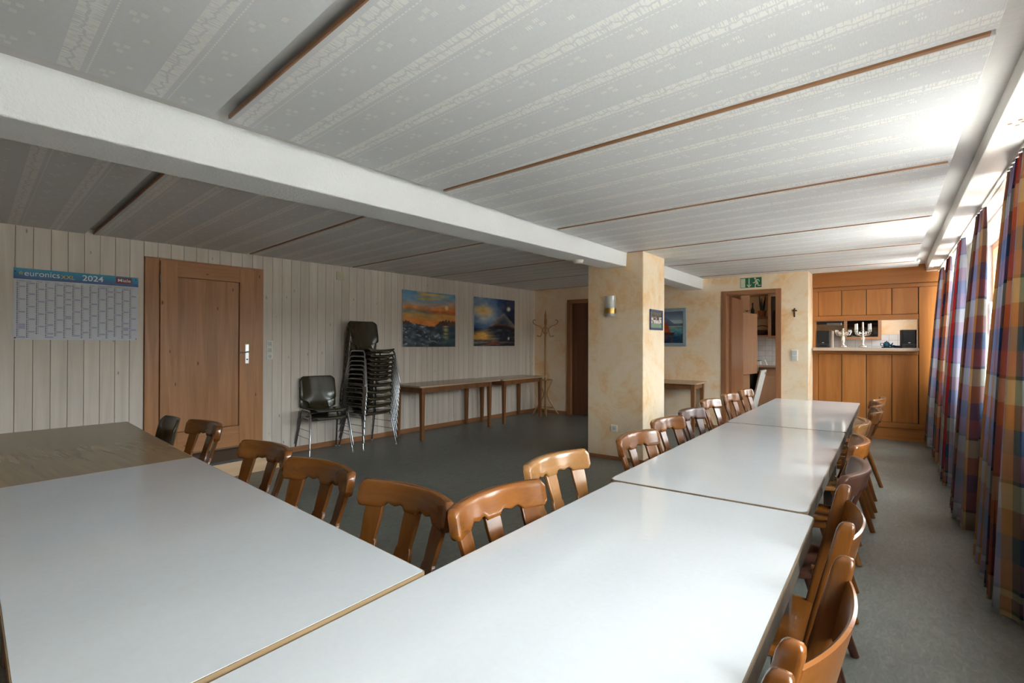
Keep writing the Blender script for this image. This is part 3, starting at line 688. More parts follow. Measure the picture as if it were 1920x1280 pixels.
def rect(x0, x1, y0, y1): return [(x0, y0), (x1, y0), (x1, y1), (x0, y1)]
slab_table('dining_table', 'nearest white laminate table of the long row beside the windows', rect(-.938, -.200, .02, 2.006), .75, 'laminate', 'long_edge', 'apron', group=GW)
slab_table('dining_table', 'middle white laminate table of the long row beside the windows', rect(-.972, -.226, 2.026, 4.036), .75, 'laminate', 'long_edge', 'apron', group=GW)
slab_table('dining_table', 'farthest white laminate table of the long row, toward the serving hatch', rect(-.985, -.228, 4.056, 6.186), .75, 'laminate', 'long_edge', 'apron', group=GW)
slab_table('dining_table', 'white laminate table with worn edge set crosswise at the left', [(-2.823, .380), (-.946, .165), (-.944, .913), (-2.820, 1.126)], .757, 'laminate', 'white_edge', 'white_edge', .006, .016, .060, group=GW)
slab_table('dining_table', 'olive brown laminate table extending the row toward the calendar wall', [(-4.530, .585), (-2.832, .388), (-2.830, 1.127), (-4.504, 1.345)], .755, 'olive_top', 'olive_edge', 'tableleg', .012, .024, .060, legm='tableleg')
def wall_table(label, x0, x1, y0, y1, legs, group, zt=.75, ap=.075):
    t_ = thing('side_table', label, 'table', ((x0 + x1)/2, (y0 + y1)/2, 0), 0, group); cx, cy = (x0 + x1)/2, (y0 + y1)/2
    q = [(x - cx, y - cy) for x, y in rect(x0, x1, y0, y1)]
    MB().prism(rounded(q, .035, 5), zt - .022, zt - .002).build('edge_band', 'tableedge', t_, 30)
    MB().prism(rounded([(x*.997, y*.997) for x, y in q], .034, 5), zt - .002, zt).build('tabletop', 'tabletop_brown', t_, 30)
    lx = sorted({round(l[0], 3) for l in legs}); ly = sorted({round(l[1], 3) for l in legs}); a0, a1, b0, b1 = lx[0] - cx, lx[-1] - cx, ly[0] - cy, ly[-1] - cy
    for b in ((a0, a1, b0 - .012, b0 + .012), (a0, a1, b1 - .012, b1 + .012), (a0 - .012, a0 + .012, b0, b1), (a1 - .012, a1 + .012, b0, b1)):
        box('apron', 'tableleg', (*b, zt - .022 - ap, zt - .022), t_, .002)
    for (x, y) in [(a, b) for a in (a0, a1) for b in (b0, b1)]:
        MB().rings([[(x + i*w_, y + j*w_, z) for i, j in ((-1, -1), (1, -1), (1, 1), (-1, 1))] for z, w_ in ((0, .022), (.45, .028), (zt - .022, .031))]).build('leg', 'tableleg', t_, 0, .004)
WG = 'brown side tables against the walls'
wall_table('long brown side table below the orange sunset painting', -5.74, -5.115, 4.86, 6.64, [(-5.66, 4.93), (-5.17, 6.40)], WG)
wall_table('shorter brown side table below the blue mountain painting', -5.71, -5.10, 6.69, 8.00, [(-5.63, 6.77), (-5.155, 7.86)], WG, .745)
wall_table('brown side table below the sailing boat picture behind the column', -3.35, -2.30, 7.80, 8.40, [(-3.27, 7.87), (-2.385, 8.33)], WG)

# ================================================================ CARVED CHAIRS
REC = math.tan(math.radians(12))
def seat_mesh(mat, zt=.45, hw_f=.215, hw_r=.185, yf=.215, yr=-.215):
    rings_ = []; n = 36
    def pt(a, r, z):
        ca, sa = math.cos(a), math.sin(a); e = .5
        ux = math.copysign(abs(ca)**e, ca); uy = math.copysign(abs(sa)**e, sa)
        y = (yf + yr)/2 + uy*r*(yf - yr)/2; hw = hw_r + (hw_f - hw_r)*(y - yr)/(yf - yr)
        return (ux*r*hw, y, z)
    for r, dz in ((.02, -.010), (.35, -.011), (.62, -.007), (.82, -.002), (.95, 0), (1, -.006), (1, -.020), (.96, -.028), (.3, -.030), (.02, -.030)):
        rings_.append([pt(2*PI*j/n, r, zt + dz + (.004*math.cos(3*2*PI*j/n) if r < .9 and dz > -.015 else 0)) for j in range(n)])
    return MB().rings(rings_).mesh('seat', mat, 40)
def rail_y(x): return -.252 - .062*(1 - (x/.23)**2)
def rail_mesh(mat):
    NS = 44; L = .228; rings_ = []
    ups = (-.165, 0, .165)
    for i in range(NS + 1):
        x = -L + 2*L*i/NS; e = (L - abs(x))
        R_ = .016; rnd = R_*(1 - math.sqrt(max(0, 1 - (1 - min(e, R_)/R_)**2)))
        zt = .852 - rnd; zb = .764 + rnd
        d = min(abs(x - u) for u in ups)
        if abs(x) < .165: zb += .017*smoothstep(.036, .044, d) - .007*smoothstep(.055, .083, d)
        dydx = .124*x/.23**2; nrm = Vector((-dydx, 1, 0)).normalized()
        th = .0165*(1 - .22*smoothstep(.012, 0, e)); g = min(1, e/.010 + .35)
        ring = []
        for a, z in ((-1, zb + .020*g), (-1, zb + .009*g), (-.86, zb + .003), (-.5, zb), (.5, zb), (.86, zb + .003), (1, zb + .009*g), (1, zb + .020*g), (1, .80), (1, zt - .022*g), (1, zt - .010*g), (.84, zt - .003), (.45, zt), (-.45, zt), (-.84, zt - .003), (-1, zt - .010*g), (-1, zt - .022*g), (-1, .80)):
            y = rail_y(x) - (z - .80)*REC
            ring.append((x + nrm.x*a*th, y + nrm.y*a*th, z))
        rings_.append(ring)
    return MB().rings(rings_).mesh('top_rail', mat, 50)
def upright_mesh(xc, mat):
    mb = MB(); prof = [(0, .031), (.10, .037), (.19, .040), (.222, .036), (.230, .030), (.25, .032), (.30, .036), (.345, .037)]
    rings_ = []
    yb = -.165 - .03*(1 - (xc/.165)**2); yt = rail_y(xc) + REC*.02
    ang = math.atan(.124*xc/.23**2)*.8; ca, sa = math.cos(ang), math.sin(ang)
    for dz, hw in prof:
        f = dz/.345; y = yb + (yt - yb)*f; x = xc*(.86 + .14*f); z = .435 + dz; th = .008
        rings_.append([(x + (u*hw)*ca - (v*th)*sa, y + (u*hw)*sa + (v*th)*ca, z) for u, v in ((-1, -1), (1, -1), (1, 1), (-1, 1))])
    return mb.rings(rings_).mesh('upright', mat, 30)
def leg_mesh(x0, y0, x1, y1, mat, sq=False, zt=.425):
    n = 4 if sq else 10; pts = [(x1, y1, 0), ((x0 + x1)/2, (y0 + y1)/2, zt*.5), (x0, y0, zt)]
    return MB().tube(pts, [.0165, .020, .024] if not sq else [.021, .026, .030], n).mesh('leg', mat, 40)
def carved_kit(wh_, wv):
    k = [('seat', seat_mesh(wh_))]
    for xc in (-.165, 0, .165): k.append(('upright', upright_mesh(xc, wv)))
    k.append(('top_rail', rail_mesh(wh_)))
    for sx in (-1, 1):
        k.append(('leg', leg_mesh(sx*.145, .145, sx*.185, .195, wv))); k.append(('leg', leg_mesh(sx*.125, -.145, sx*.185, -.275, wv)))
    return k
KITS = {'honey': carved_kit('chair', 'chair_v'), 'dark': carved_kit('chair_dark', 'chair_dark_v'), 'pale': carved_kit('chair_pale', 'chair_pale_v')}
def place(kit, name, label, cat, loc, rz, group, bevel=()):
    t_ = thing(name, label, cat, loc, rz, group)
    for nm, me in kit: link(nm, me, t_, .004 if nm in bevel else 0)
    return t_
CG = 'carved oak chairs around the white tables'
def carved(kind, x, y, rz, label): place(KITS[kind], 'carved_chair', label, 'chair', (x, y, 0), math.radians(rz), CG, ('upright',))
# left of the long row, facing +X (local forward is +Y)
EL = ['carved oak chair nearest the corner on the column side of the long white row', 'glossy carved oak chair second from the corner on the column side', 'carved oak chair third from the corner, right before the plaster column', 'carved oak chair fourth from the corner, just past the column', 'dark brown carved chair between lighter ones past the column', 'carved oak chair third from the far end on the doorway side', 'carved oak chair second from the far end on the doorway side', 'carved oak chair at the far end on the kitchen doorway side']
for i, (xr, y, k, d) in enumerate([(-.990, 1.295, 'honey', -2), (-1.120, 1.857, 'pale', -3), (-1.064, 2.590, 'honey', -3), (-1.128, 3.222, 'honey', -4.5), (-1.150, 3.80, 'dark', -3), (-1.225, 4.570, 'honey', -3), (-1.215, 5.220, 'honey', -2), (-1.20, 5.82, 'honey', -2)]):
    carved(k, xr + .252, y, -90 + d, EL[i])
ET = ['carved oak chair at the white crosswise table, nearest the table corner', 'carved oak chair in the middle of the white crosswise table', 'carved oak chair at the white crosswise table next to the wooden step', 'carved oak chair at the brown table before the pine door']
for i, (x, yr, d) in enumerate([(-1.295, 1.126, 3), (-1.826, 1.163, 1), (-2.375, 1.232, 2), (-3.34, 1.366, 2)]):
    carved('honey', x, yr - .252, 180 - d, ET[i])
ER = ['dark brown carved chair behind the two post chairs on the window side', 'honey carved chair just past the dark one on the window side', 'pale carved chair in the middle of the window side', 'carved oak chair third from the serving hatch on the window side', 'carved oak chair second from the serving hatch on the window side', 'carved oak chair nearest the serving hatch on the window side']
for i, (xr, y, k, d) in enumerate([(-.142, 2.45, 'dark', -1), (-.158, 3.12, 'honey', 2), (-.172, 3.90, 'pale', 2), (-.115, 4.62, 'honey', 1), (-.110, 5.16, 'honey', 1), (-.100, 5.75, 'honey', -8)]):
    carved(k, xr - .252, y, 90 + d, ER[i])

# ================================================================ POST CHAIRS with bent band
def post_kit():
    k = [('seat', seat_mesh('chair', .46, .22, .20, .22, -.22))]
    for sx in (-1, 1):
        rings_ = []
        for z, wx, wy in ((.435, .0155, .021), (.60, .0165, .023), (.835, .0155, .021), (.850, .0135, .018), (.857, .0095, .013), (.860, .004, .005)):
            f = (z - .435)/.42; x = sx*(.178 + .040*f); y = -.150 - .098*f
            rings_.append([(x + wx*a, y + wy*b, z) for a, b in rounded([(-1, -1), (1, -1), (1, 1), (-1, 1)], .45, 3)])
        k.append(('post', MB().rings(rings_).mesh('post', 'chair_v', 50)))
    def band(u, v):
        x = -.208 + .416*u; z = .685 + .128*v; f = (z - .435)/.42
        return (x, -.150 - .098*f - .016 - .036*(1 - (x/.208)**2), z)
    rings_ = []
    for i in range(21):
        u = i/20; p0, p1 = Vector(band(u, 0)), Vector(band(u, 1)); x = p0.x; nr = Vector((-(2*.036*x/.208**2), 1, 0)).normalized()*.0055
        rings_.append([p0 - nr, p0 + nr, p1 + nr + Vector((0, 0, -.002)), p1 + Vector((0, 0, .002)), p1 - nr + Vector((0, 0, -.002))])
    k.append(('back_band', MB().rings(rings_).mesh('back_band', 'chair', 50)))
    k.append(('peg', MB().tube([(.19, -.185, .57), (.19, -.150, .57)], .009, 8).mesh('peg', 'chair_v', 40)))
    for sx in (-1, 1):
        k.append(('leg', leg_mesh(sx*.15, .15, sx*.19, .20, 'chair_dark_v', True, .435))); k.append(('leg', leg_mesh(sx*.15, -.15, sx*.20, -.275, 'chair_dark_v', True, .435)))
    return k
PKIT = post_kit()
for (xr, y, d, lb) in [(-.125, .61, 0, 'round-topped post chair nearest the camera at the window side table corner'), (-.098, 1.168, -6, 'post chair with curved plywood band, second along the window side'), (-.102, 1.823, 4, 'post chair with curved plywood band, third along the window side')]:
    place(PKIT, 'post_chair', lb, 'chair', (xr - .248, y, 0), math.radians(90 + d), 'post chairs on the window side')

# ================================================================ PLYWOOD STACKING CHAIRS
def ply_kit():
    prof = spline([(.215, .425), (.195, .447), (.08, .440), (-.06, .432), (-.15, .442), (-.205, .490), (-.232, .56), (-.262, .68), (-.295, .83)], 5)
    P = [(p.x, p.y) for p in [Vector((a, b, 0)) for a, b in [(q[0], q[1]) for q in prof]]] if False else [(p[0], p[1]) for p in prof]
    # arc length
    d = [0]
    for i in range(1, len(P)): d.append(d[-1] + math.hypot(P[i][0] - P[i-1][0], P[i][1] - P[i-1][1]))
    Lt = d[-1]
    def at(s):
        s *= Lt
        for i in range(1, len(P)):
            if d[i] >= s - 1e-9:
                f = (s - d[i-1])/(d[i] - d[i-1]); return P[i-1][0] + f*(P[i][0] - P[i-1][0]), P[i-1][1] + f*(P[i][1] - P[i-1][1])
        return P[-1]
    def width(s):
        w = .205
        w *= math.sqrt(max(0.0, 1 - ((.06 - s)/.06)**2*.35)) if s < .06 else 1
        w += (.118 - .205)*smoothstep(.36, .46, s)
        w += (.222 - .118)*smoothstep(.585, .645, s)
        if s > .93: w -= .045*((s - .93)/.07)**2.2
        return w
    def fn(u, v):
        y, z = at(v); w = width(v); x = (2*u - 1)*w
        bk_ = smoothstep(.5, .75, v)
        y += bk_*.055*(x/.222)**2; z += (1 - smoothstep(.3, .5, v))*.012*(x/.2)**2
        return (x, y, z)
    shell = MB().grid(fn, 12, 46).mesh('shell', 'ply', 60)
    k = [('shell', shell)]
    for sx in (-1, 1):
        pts = [(sx*.262, .235, .012), (sx*.228, .165, .40), (sx*.223, .145, .432), (sx*.222, .11, .441), (sx*.222, -.10, .441), (sx*.223, -.14, .432), (sx*.228, -.16, .40), (sx*.262, -.265, .012)]
        k.append(('side_frame', MB().tube(pts, .0105, 8).mesh('side_frame', 'chrome', 50)))
    for y in (.10, -.09): k.append(('crossbar', MB().tube([(-.222, y, .432), (-.19, y, .412), (.19, y, .412), (.222, y, .432)], .009, 8).mesh('crossbar', 'chrome', 50)))
    for sx in (-1, 1): k.append(('stretcher', MB().tube([(sx*.2445, .20, .21), (sx*.2445, -.212, .21)], .004, 6).mesh('stretcher', 'chrome', 50)))
    for sx in (-1, 1):
        for y in (.235, -.265): k.append(('foot_cap', MB().lathe([(0, 0), (.0125, 0), (.0125, .010), (.011, .018), (0, .018)], 10, (sx*.262, y, 0)).mesh('foot_cap', 'footcap', 40)))
    return k
YKIT = ply_kit()
def ply(x, y, z, rz, label, group, tilt=0):
    t_ = thing('stacking_chair', label, 'chair', (x, y, z), rz, group); t_.rotation_euler[0] = 0
    for nm, me in YKIT:
        o = link(nm, me, t_)
        if nm == 'shell':
            s_ = o.modifiers.new('thickness', 'SOLIDIFY'); s_.thickness = .010; s_.offset = -1
    return t_
ORD = ['lowest', 'second lowest', 'third from the bottom', 'fourth from the bottom', 'fifth from the bottom', 'sixth from the bottom', 'sixth from the top', 'fifth from the top', 'fourth from the top', 'third from the top', 'second from the top', 'topmost']
OFF = [0, .0925, .185, .274, .362, .444, .50, .558, .613, .67, .729, .800]
for i, o in enumerate(OFF):
    ply(-5.49 + .004*i*(i < 11) + (.05 if i == 11 else 0), 4.28 + .002*i, o, math.radians(-90 - (0 if i < 11 else 4)), 'dark plywood chair, %s of the tall stack by the boarded wall' % ORD[i], 'tall stack of plywood chairs')
ply(-5.575, 3.68, 0, math.radians(-102), 'lower dark plywood chair of the pair beside the pine door', 'pair of stacked plywood chairs')
ply(-5.56, 3.675, .0925, math.radians(-102), 'upper dark plywood chair of the pair beside the pine door', 'pair of stacked plywood chairs')
ply(-3.90, 1.150, 0, math.radians(171), 'single dark plywood chair pushed behind the olive brown table', None)

# ================================================================ COAT RACK
cr_ = thing('coat_rack', 'bentwood coat rack standing in the far left corner', 'coat rack', (-5.215, 8.14, 0), .35)
MB().lathe([(0, .02), (.021, .02), (.021, 1.78), (.026, 1.80), (.018, 1.83), (.024, 1.87), (.012, 1.93), (.008, 1.965), (0, 1.97)], 14).build('pole', 'rattan', cr_)
for i in range(4):
    a = i*PI/2 + .3; ca, sa = math.cos(a), math.sin(a)
    def rr(pts, r, nm, par=None):
        return MB().tube([(p.x*ca, p.x*sa, p.z) for p in spline(pts, 6)], r, 8).build(nm, 'rattan', par or cr_)
    rr([(.02, 0, 1.52), (.055, 0, 1.60), (.10, 0, 1.665), (.19, 0, 1.70), (.235, 0, 1.745), (.215, 0, 1.79), (.185, 0, 1.785)], .0105, 'hook')
    rr([(.02, 0, 1.66), (.06, 0, 1.585), (.085, 0, 1.49), (.14, 0, 1.48), (.16, 0, 1.50)], .009, 'hook')
    rr([(.245, 0, .012), (.17, 0, .12), (.06, 0, .30), (.035, 0, .42), (.10, 0, .58), (.135, 0, .66)], .0125, 'leg')
for R_, z, nm in ((.135, .66, 'umbrella_ring'), (.15, .13, 'base_ring')):
    MB().rings([[((R_ + .009*math.cos(b))*math.cos(a), (R_ + .009*math.cos(b))*math.sin(a), z + .009*math.sin(b)) for b in [2*PI*j/6 for j in range(6)]] for a in [2*PI*i/28 for i in range(28)]], closed=True).build(nm, 'rattan', cr_)

# ================================================================ PICTURES
def lerp(a, b, f): return tuple(x + (y - x)*f for x, y in zip(a, b))
def hsh(i, j, k=0):
    n = math.sin(i*127.1 + j*311.7 + k*74.7)*43758.5453; return n - math.floor(n)
def vnoise(x, y, k=0):
    i, j = math.floor(x), math.floor(y); fx, fy = x - i, y - j; fx = fx*fx*(3-2*fx); fy = fy*fy*(3-2*fy)
    return (hsh(i, j, k)*(1-fx) + hsh(i+1, j, k)*fx)*(1-fy) + (hsh(i, j+1, k)*(1-fx) + hsh(i+1, j+1, k)*fx)*fy
def fbm(x, y, k=0): return .55*vnoise(x, y, k) + .3*vnoise(2.1*x, 2.1*y, k+1) + .15*vnoise(4.3*x, 4.3*y, k+2)
def lin(c): return tuple((v/255/12.92 if v/255 < .04045 else ((v/255 + .055)/1.055)**2.4) for v in c)
def canvas(parent, name, w, hgt, fn, nu, nv, mat='paint', off=.0):
    mb = MB().grid(lambda u, v: (off, (u - .5)*w, (v - .5)*hgt), nu, nv); me = mb.mesh(name, mat, 0)
    ca = me.color_attributes.new('paint', 'FLOAT_COLOR', 'POINT')
    k_ = 0
    for j in range(nv + 1):
        for i in range(nu + 1):
            ca.data[k_].color = (*lin(fn(i/nu, j/nv)), 1); k_ += 1
    return link(name, me, parent)
def sunset(u, v):
    n = fbm(u*3, v*14, 3) - .5; n2 = fbm(u*9, v*22, 9) - .5
    hz = .395 + .02*math.sin(u*9)*(u < .6)
    if v > hz:
        t_ = (v - hz)/(1 - hz) + n*.28 + .10*(u - .5)*(-1)
        st = [(0, (225, 130, 60)), (.15, (240, 150, 70)), (.28, (205, 160, 90)), (.40, lerp((120, 130, 120), (200, 105, 50), smoothstep(.35, .65, u))), (.52, (235, 140, 65)), (.64, (190, 165, 150)), (.78, (130, 165, 190)), (.88, lerp((110, 160, 200), (240, 190, 90), smoothstep(.18, .38, u)*smoothstep(.92, .7, u))), (1.0, (105, 160, 200))]
        c = st[0][1]
        for (a, ca_), (b, cb_) in zip(st, st[1:]):
            if a <= t_ <= b: c = lerp(ca_, cb_, (t_ - a)/(b - a))
        if t_ > 1: c = st[-1][1]
        r = math.hypot((u - .82)*1.15, v - .73)
        c = lerp((255, 225, 150), c, smoothstep(.022, .06, r))
        tl = hz + (.065 + .055*vnoise(u*55, 1, 5))*smoothstep(.58, .72, u) + (.055*vnoise(u*60, 2, 6) + .03)*smoothstep(.2, .05, u)
        if (u > .60 or u < .19) and v < tl: c = lerp((62, 42, 36), (110, 60, 45), vnoise(u*70, v*40, 2))
    else:
        wv = fbm(u*7 + v*4, v*16 - u*3, 7); c = lerp((26, 34, 44), (86, 104, 118), smoothstep(.3, .8, wv))
        c = lerp(c, (35, 70, 84), smoothstep(.55, .9, u)*.7)
        if vnoise(u*24 + v*10, v*46, 12) > .80 and u < .7: c = lerp(c, (190, 200, 205), .65)
        g_ = math.exp(-((u - .80)/.055)**2)*(.4 + .6*(vnoise(u*6, v*60, 4) > .5))*smoothstep(.02, .30, v)
        c = lerp(c, (235, 205, 130), min(1, g_*.9))
    return lerp(c, (c[0] + 60*n2, c[1] + 55*n2, c[2] + 50*n2), 1)
def moonlit(u, v):
    n = fbm(u*4, v*5, 21) - .5; n2 = fbm(u*14, v*18, 31) - .5
    if v > .36:
        sky = lerp((50, 85, 140), (28, 40, 78), smoothstep(.4, .9, u)); c = sky
        cl = math.exp(-(((u - .25)/.38)**2 + ((v - .68)/.26)**2)) + n*.9
        c = lerp(c, (190, 200, 205), max(0, min(1, cl)))
        c = lerp(c, (232, 190, 110), max(0, min(1, math.exp(-(((u - .2)/.24)**2 + ((v - .73)/.10)**2))*1.1 + n*.5 - .1)))
        r = math.hypot(u - .84, v - .80); c = lerp((255, 250, 225), c, smoothstep(.02, .075, r))
        mh = .44 + .26*max(0, 1 - abs(u - .71)/.30)**.9
        if u > .4 and v < mh: c = lerp((150, 140, 128), (60, 78, 104), smoothstep(0, .2, mh - v + n*.12))
        ih = .365 + .105*max(0, 1 - ((u - .66)/.38)**2)
        if u > .28 and v < ih: c = lerp((40, 30, 30), (130, 75, 62), smoothstep(.05, 0, ih - v) + n*.4)
    else:
        w_ = fbm(u*4, v*26, 41); c = lerp((30, 42, 66), (95, 125, 140), smoothstep(.35, .75, w_)*(1.1 - u))
        c = lerp(c, (225, 165, 80), max(0, min(1, math.exp(-(((u - .12)/.30)**2 + ((v - .2)/.10)**2))*1.3 + (w_ - .5))))
        c = lerp(c, (150, 80, 60), max(0, min(1, math.exp(-(((u - .45)/.25)**2 + ((v - .05)/.05)**2)) + (w_ - .7))))
        c = lerp(c, (20, 24, 40), smoothstep(.5, .9, u)*.7*(w_ < .62)); r = math.hypot(u - .84, (v - .16)*.7); c = lerp((225, 230, 225), c, smoothstep(.008, .04, r))
    return (c[0] + 50*n2, c[1] + 50*n2, c[2] + 48*n2)
def painting(label, y, z, w, hgt, fn):
    p = thing('painting', label, 'painting', on_left(y, z, .003), LEFT_RZ, 'canvas paintings on the boarded wall')
    box('canvas_edge', 'paper', (0, .022, -w/2, w/2, -hgt/2, hgt/2), p, .002); canvas(p, 'painted_face', w, hgt, fn, 120, 95, 'paint', .0235)
painting('unframed canvas of an orange sunset over dark breaking waves', 5.653, 1.710, 1.085, .848, sunset)
painting('unframed canvas of a moonlit mountain island and glowing lake', 7.197, 1.720, 1.110, .848, moonlit)
def boat(u, v):
    n = fbm(u*9, v*12, 51) - .5
    if v > .50:
        c = lerp((150, 170, 185), (90, 110, 135), smoothstep(.62, 1, v) + n*.9)
        if .60 < v < .72: c = lerp(c, (205, 215, 215), .6)
        if v < .62 + .22*max(0, 1 - abs(u - .60)/.20): c = (88, 112, 138)
        if v < .545: c = (205, 180, 120)
    else: c = lerp((16, 62, 92), (95, 150, 160), smoothstep(.05, .5, v) + n*.9)
    sx = (u - .63)
    if .30 < v < .70 and -.14*(.72 - v)/.4 < sx < .10*(.72 - v)/.4: c = lerp((150, 55, 25), (205, 85, 35), .5 + n)
    if .24 < v < .33 and abs(sx) < .18 + .3*(v - .3): c = (70, 35, 25)
    if v < .24 and abs(sx) < .14 and n > -.1: c = lerp(c, (110, 45, 30), .7)
    return (c[0] + 40*n, c[1] + 40*n, c[2] + 40*n)
bp = thing('framed_painting', 'sailing boat painting in a blue-grey frame above the side table', 'painting', (-3.09, YF - .006, 1.617), -PI/2)
canvas(bp, 'painted_face', .76, .52, boat, 90, 64, 'paint', .008)
def frame_parts(par, w, hgt, fw, d, mat):
    def trap(a, b, c, e):
        MB().rings([[(0, *p) for p in (a, b, c, e)], [(d, *p) for p in (a, b, lerp(c, b, .0), lerp(e, a, .0))]]).build('frame_bar', mat, par, 0, .004)
    W, H, w_, h_ = w/2 + fw, hgt/2 + fw, w/2, hgt/2
    trap((-W, -H), (W, -H), (w_, -h_), (-w_, -h_)); trap((-W, H), (W, H), (w_, h_), (-w_, h_))
    trap((-W, -H), (-W, H), (-w_, h_), (-w_, -h_)); trap((W, -H), (W, H), (w_, h_), (w_, -h_))
frame_parts(bp, .76, .52, .055, .03, 'bluegreyframe')
def team(u, v):
    n = fbm(u*12, v*12, 61) - .5
    c = lerp((70, 95, 70), (60, 62, 58), smoothstep(.3, .5, v)); c = lerp(c, (105, 105, 95), smoothstep(.65, 1, v))
    if .28 < v < .68:
        ph = vnoise(u*11, math.floor(v*4), 71)
        if ph > .35: c = lerp((215, 210, 205), (150, 60, 50), vnoise(u*16, v*14, 81) > .72)
        if .60 < v < .68 and vnoise(u*14, 3, 91) > .4: c = (150, 115, 95)
    if v < .28: c = lerp((95, 130, 100), (120, 140, 120), vnoise(u*9, v*9, 4))
    return (c[0] + 40*n, c[1] + 40*n, c[2] + 40*n)
sp_ = thing('framed_photo', 'small team photograph in dark blue frame on the column side', 'picture', (-2.194, 5.817, 1.618), 0)
canvas(sp_, 'photo_print', .345, .185, team, 56, 34, 'photo', .006); frame_parts(sp_, .345, .185, .026, .016, 'blueframe')

# ================================================================ CALENDAR
ca_ = thing('wall_calendar', 'large 2024 year planner poster with blue header beside the pine door', 'calendar', on_left(1.415, 1.664, .004), LEFT_RZ)
CW, CH = .885, .615
sheet = MB().grid(lambda u, v: (.002 + .0015*math.sin(u*7), (u - .5)*CW, (v - .5)*CH), 12, 4).build('paper_sheet', 'paper', ca_)
hd = MB().box(.0045, .0050, -CW/2, CW/2, CH/2 - .092, CH/2).build('header_band', 'calblue', ca_, 0)
def lettering(body, size, y, z, mat, par, off=.0056, sx=1, name='lettering', bold=0):
    c = bpy.data.curves.new(name, 'FONT'); c.body = body; c.size = size; c.extrude = .0002; c.offset = bold; c.align_y = 'CENTER'
    c.materials.append(M[mat]); tmp = bpy.data.objects.new('tmp', c); COL.objects.link(tmp)
    me = bpy.data.meshes.new_from_object(tmp.evaluated_get(bpy.context.evaluated_depsgraph_get())); me.name = name
    bpy.data.objects.remove(tmp); bpy.data.curves.remove(c)
    o = link(name, me, par, 0, (off, y, z), (PI/2, 0, PI/2)); o.scale = (sx, 1, 1); return o
hz_ = CH/2 - .046
lettering('euronics', .070, -CW/2 + .066, hz_ + .004, 'white_print', hd, sx=.97)
lettering('XXL', .050, -CW/2 + .306, hz_ - .006, 'yellow_print', hd, sx=1.02)
lettering('2024', .070, .012, hz_ - .0, 'white_print', hd, sx=1.12, bold=.0008)
box('logo_panel', 'red_print', (.0052, .0056, .262, .388, hz_ - .024, hz_ + .036), hd)
lettering('Miele', .044, .276, hz_ + .006, 'white_print', hd, .0062, 1.10, bold=.0003)
stp = [(math.cos(PI/2 + i*PI/5)*(.017 if i % 2 == 0 else .0075), math.sin(PI/2 + i*PI/5)*(.017 if i % 2 == 0 else .0075)) for i in range(10)]
MB().prism([(-CW/2 + .046 + a, hz_ + .004 + b) for a, b in stp], .0052, .0058, lambda x, y, z: (z, x, y)).build('star_emblem', 'yellow_print', hd, 0)
inner = [(-CW/2 + .046 + a*.55, hz_ + .004 + b*.55) for a, b in stp]
MB().prism(inner, .0058, .0061, lambda x, y, z: (z, x, y)).build('star_emblem', 'calblue', hd, 0)
months = ['Dezember', 'Januar', 'Februar', 'März', 'April', 'Mai', 'Juni', 'Juli', 'August', 'September', 'Oktober', 'November', 'Dezember', 'Januar']
lens = [31, 31, 29, 31, 30, 31, 30, 31, 31, 30, 31, 30, 31, 31]; first = [4, 0, 3, 4, 0, 2, 5, 0, 3, 6, 1, 4, 6, 2]
ink, lav, pink, gr = MB(), MB(), MB(), MB()
y0 = -CW/2 + .018; cwid = (CW - .03)/14; ztop = CH/2 - .118; dz = (ztop + CH/2 - .016)/31
for m_ in range(14):
    yy = y0 + m_*cwid
    lettering(months[m_], .0135, yy + .002, ztop + .009, 'ink', ca_, .0046)
    for d_ in range(lens[m_]):
        z = ztop - (d_ + 1)*dz; wd = (first[m_] + d_) % 7
        red = wd == 6 or (m_, d_) in ((1, 0), (5, 0), (5, 8), (5, 19), (12, 24), (12, 25), (0, 24), (0, 25), (3, 28), (4, 0), (10, 2))
        if red: lav.box(.0043, .0045, yy + .014, yy + cwid - .004, z + .001, z + dz - .001); pink.box(.0044, .0047, yy + .002, yy + .012, z + .0025, z + dz - .0025)
        else: ink.box(.0044, .0047, yy + .002, yy + .0105, z + .003, z + dz - .003); ink.box(.0044, .0047, yy + .015, yy + .019, z + .005, z + dz - .005)
for mb_, m_ in ((ink, 'ink'), (lav, 'lavender'), (pink, 'pinkink')): tag(mb_.build('date_print', m_, ca_, 0), kind='stuff')
for (a, b, m_) in ((-CW/2 + .012, CH/2 - .03, 'dark'), (CW/2 - .018, CH/2 - .02, 'dark'), (-CW/2 + .012, -CH/2 + .018, 'red_print'), (CW/2 - .015, -CH/2 + .014, 'brass')):
    MB().lathe([(0, 0), (.006, 0), (.004, .006), (0, .007)], 10).build('drawing_pin', m_, ca_, loc=(.005, a, b), rot=(0, PI/2, 0))

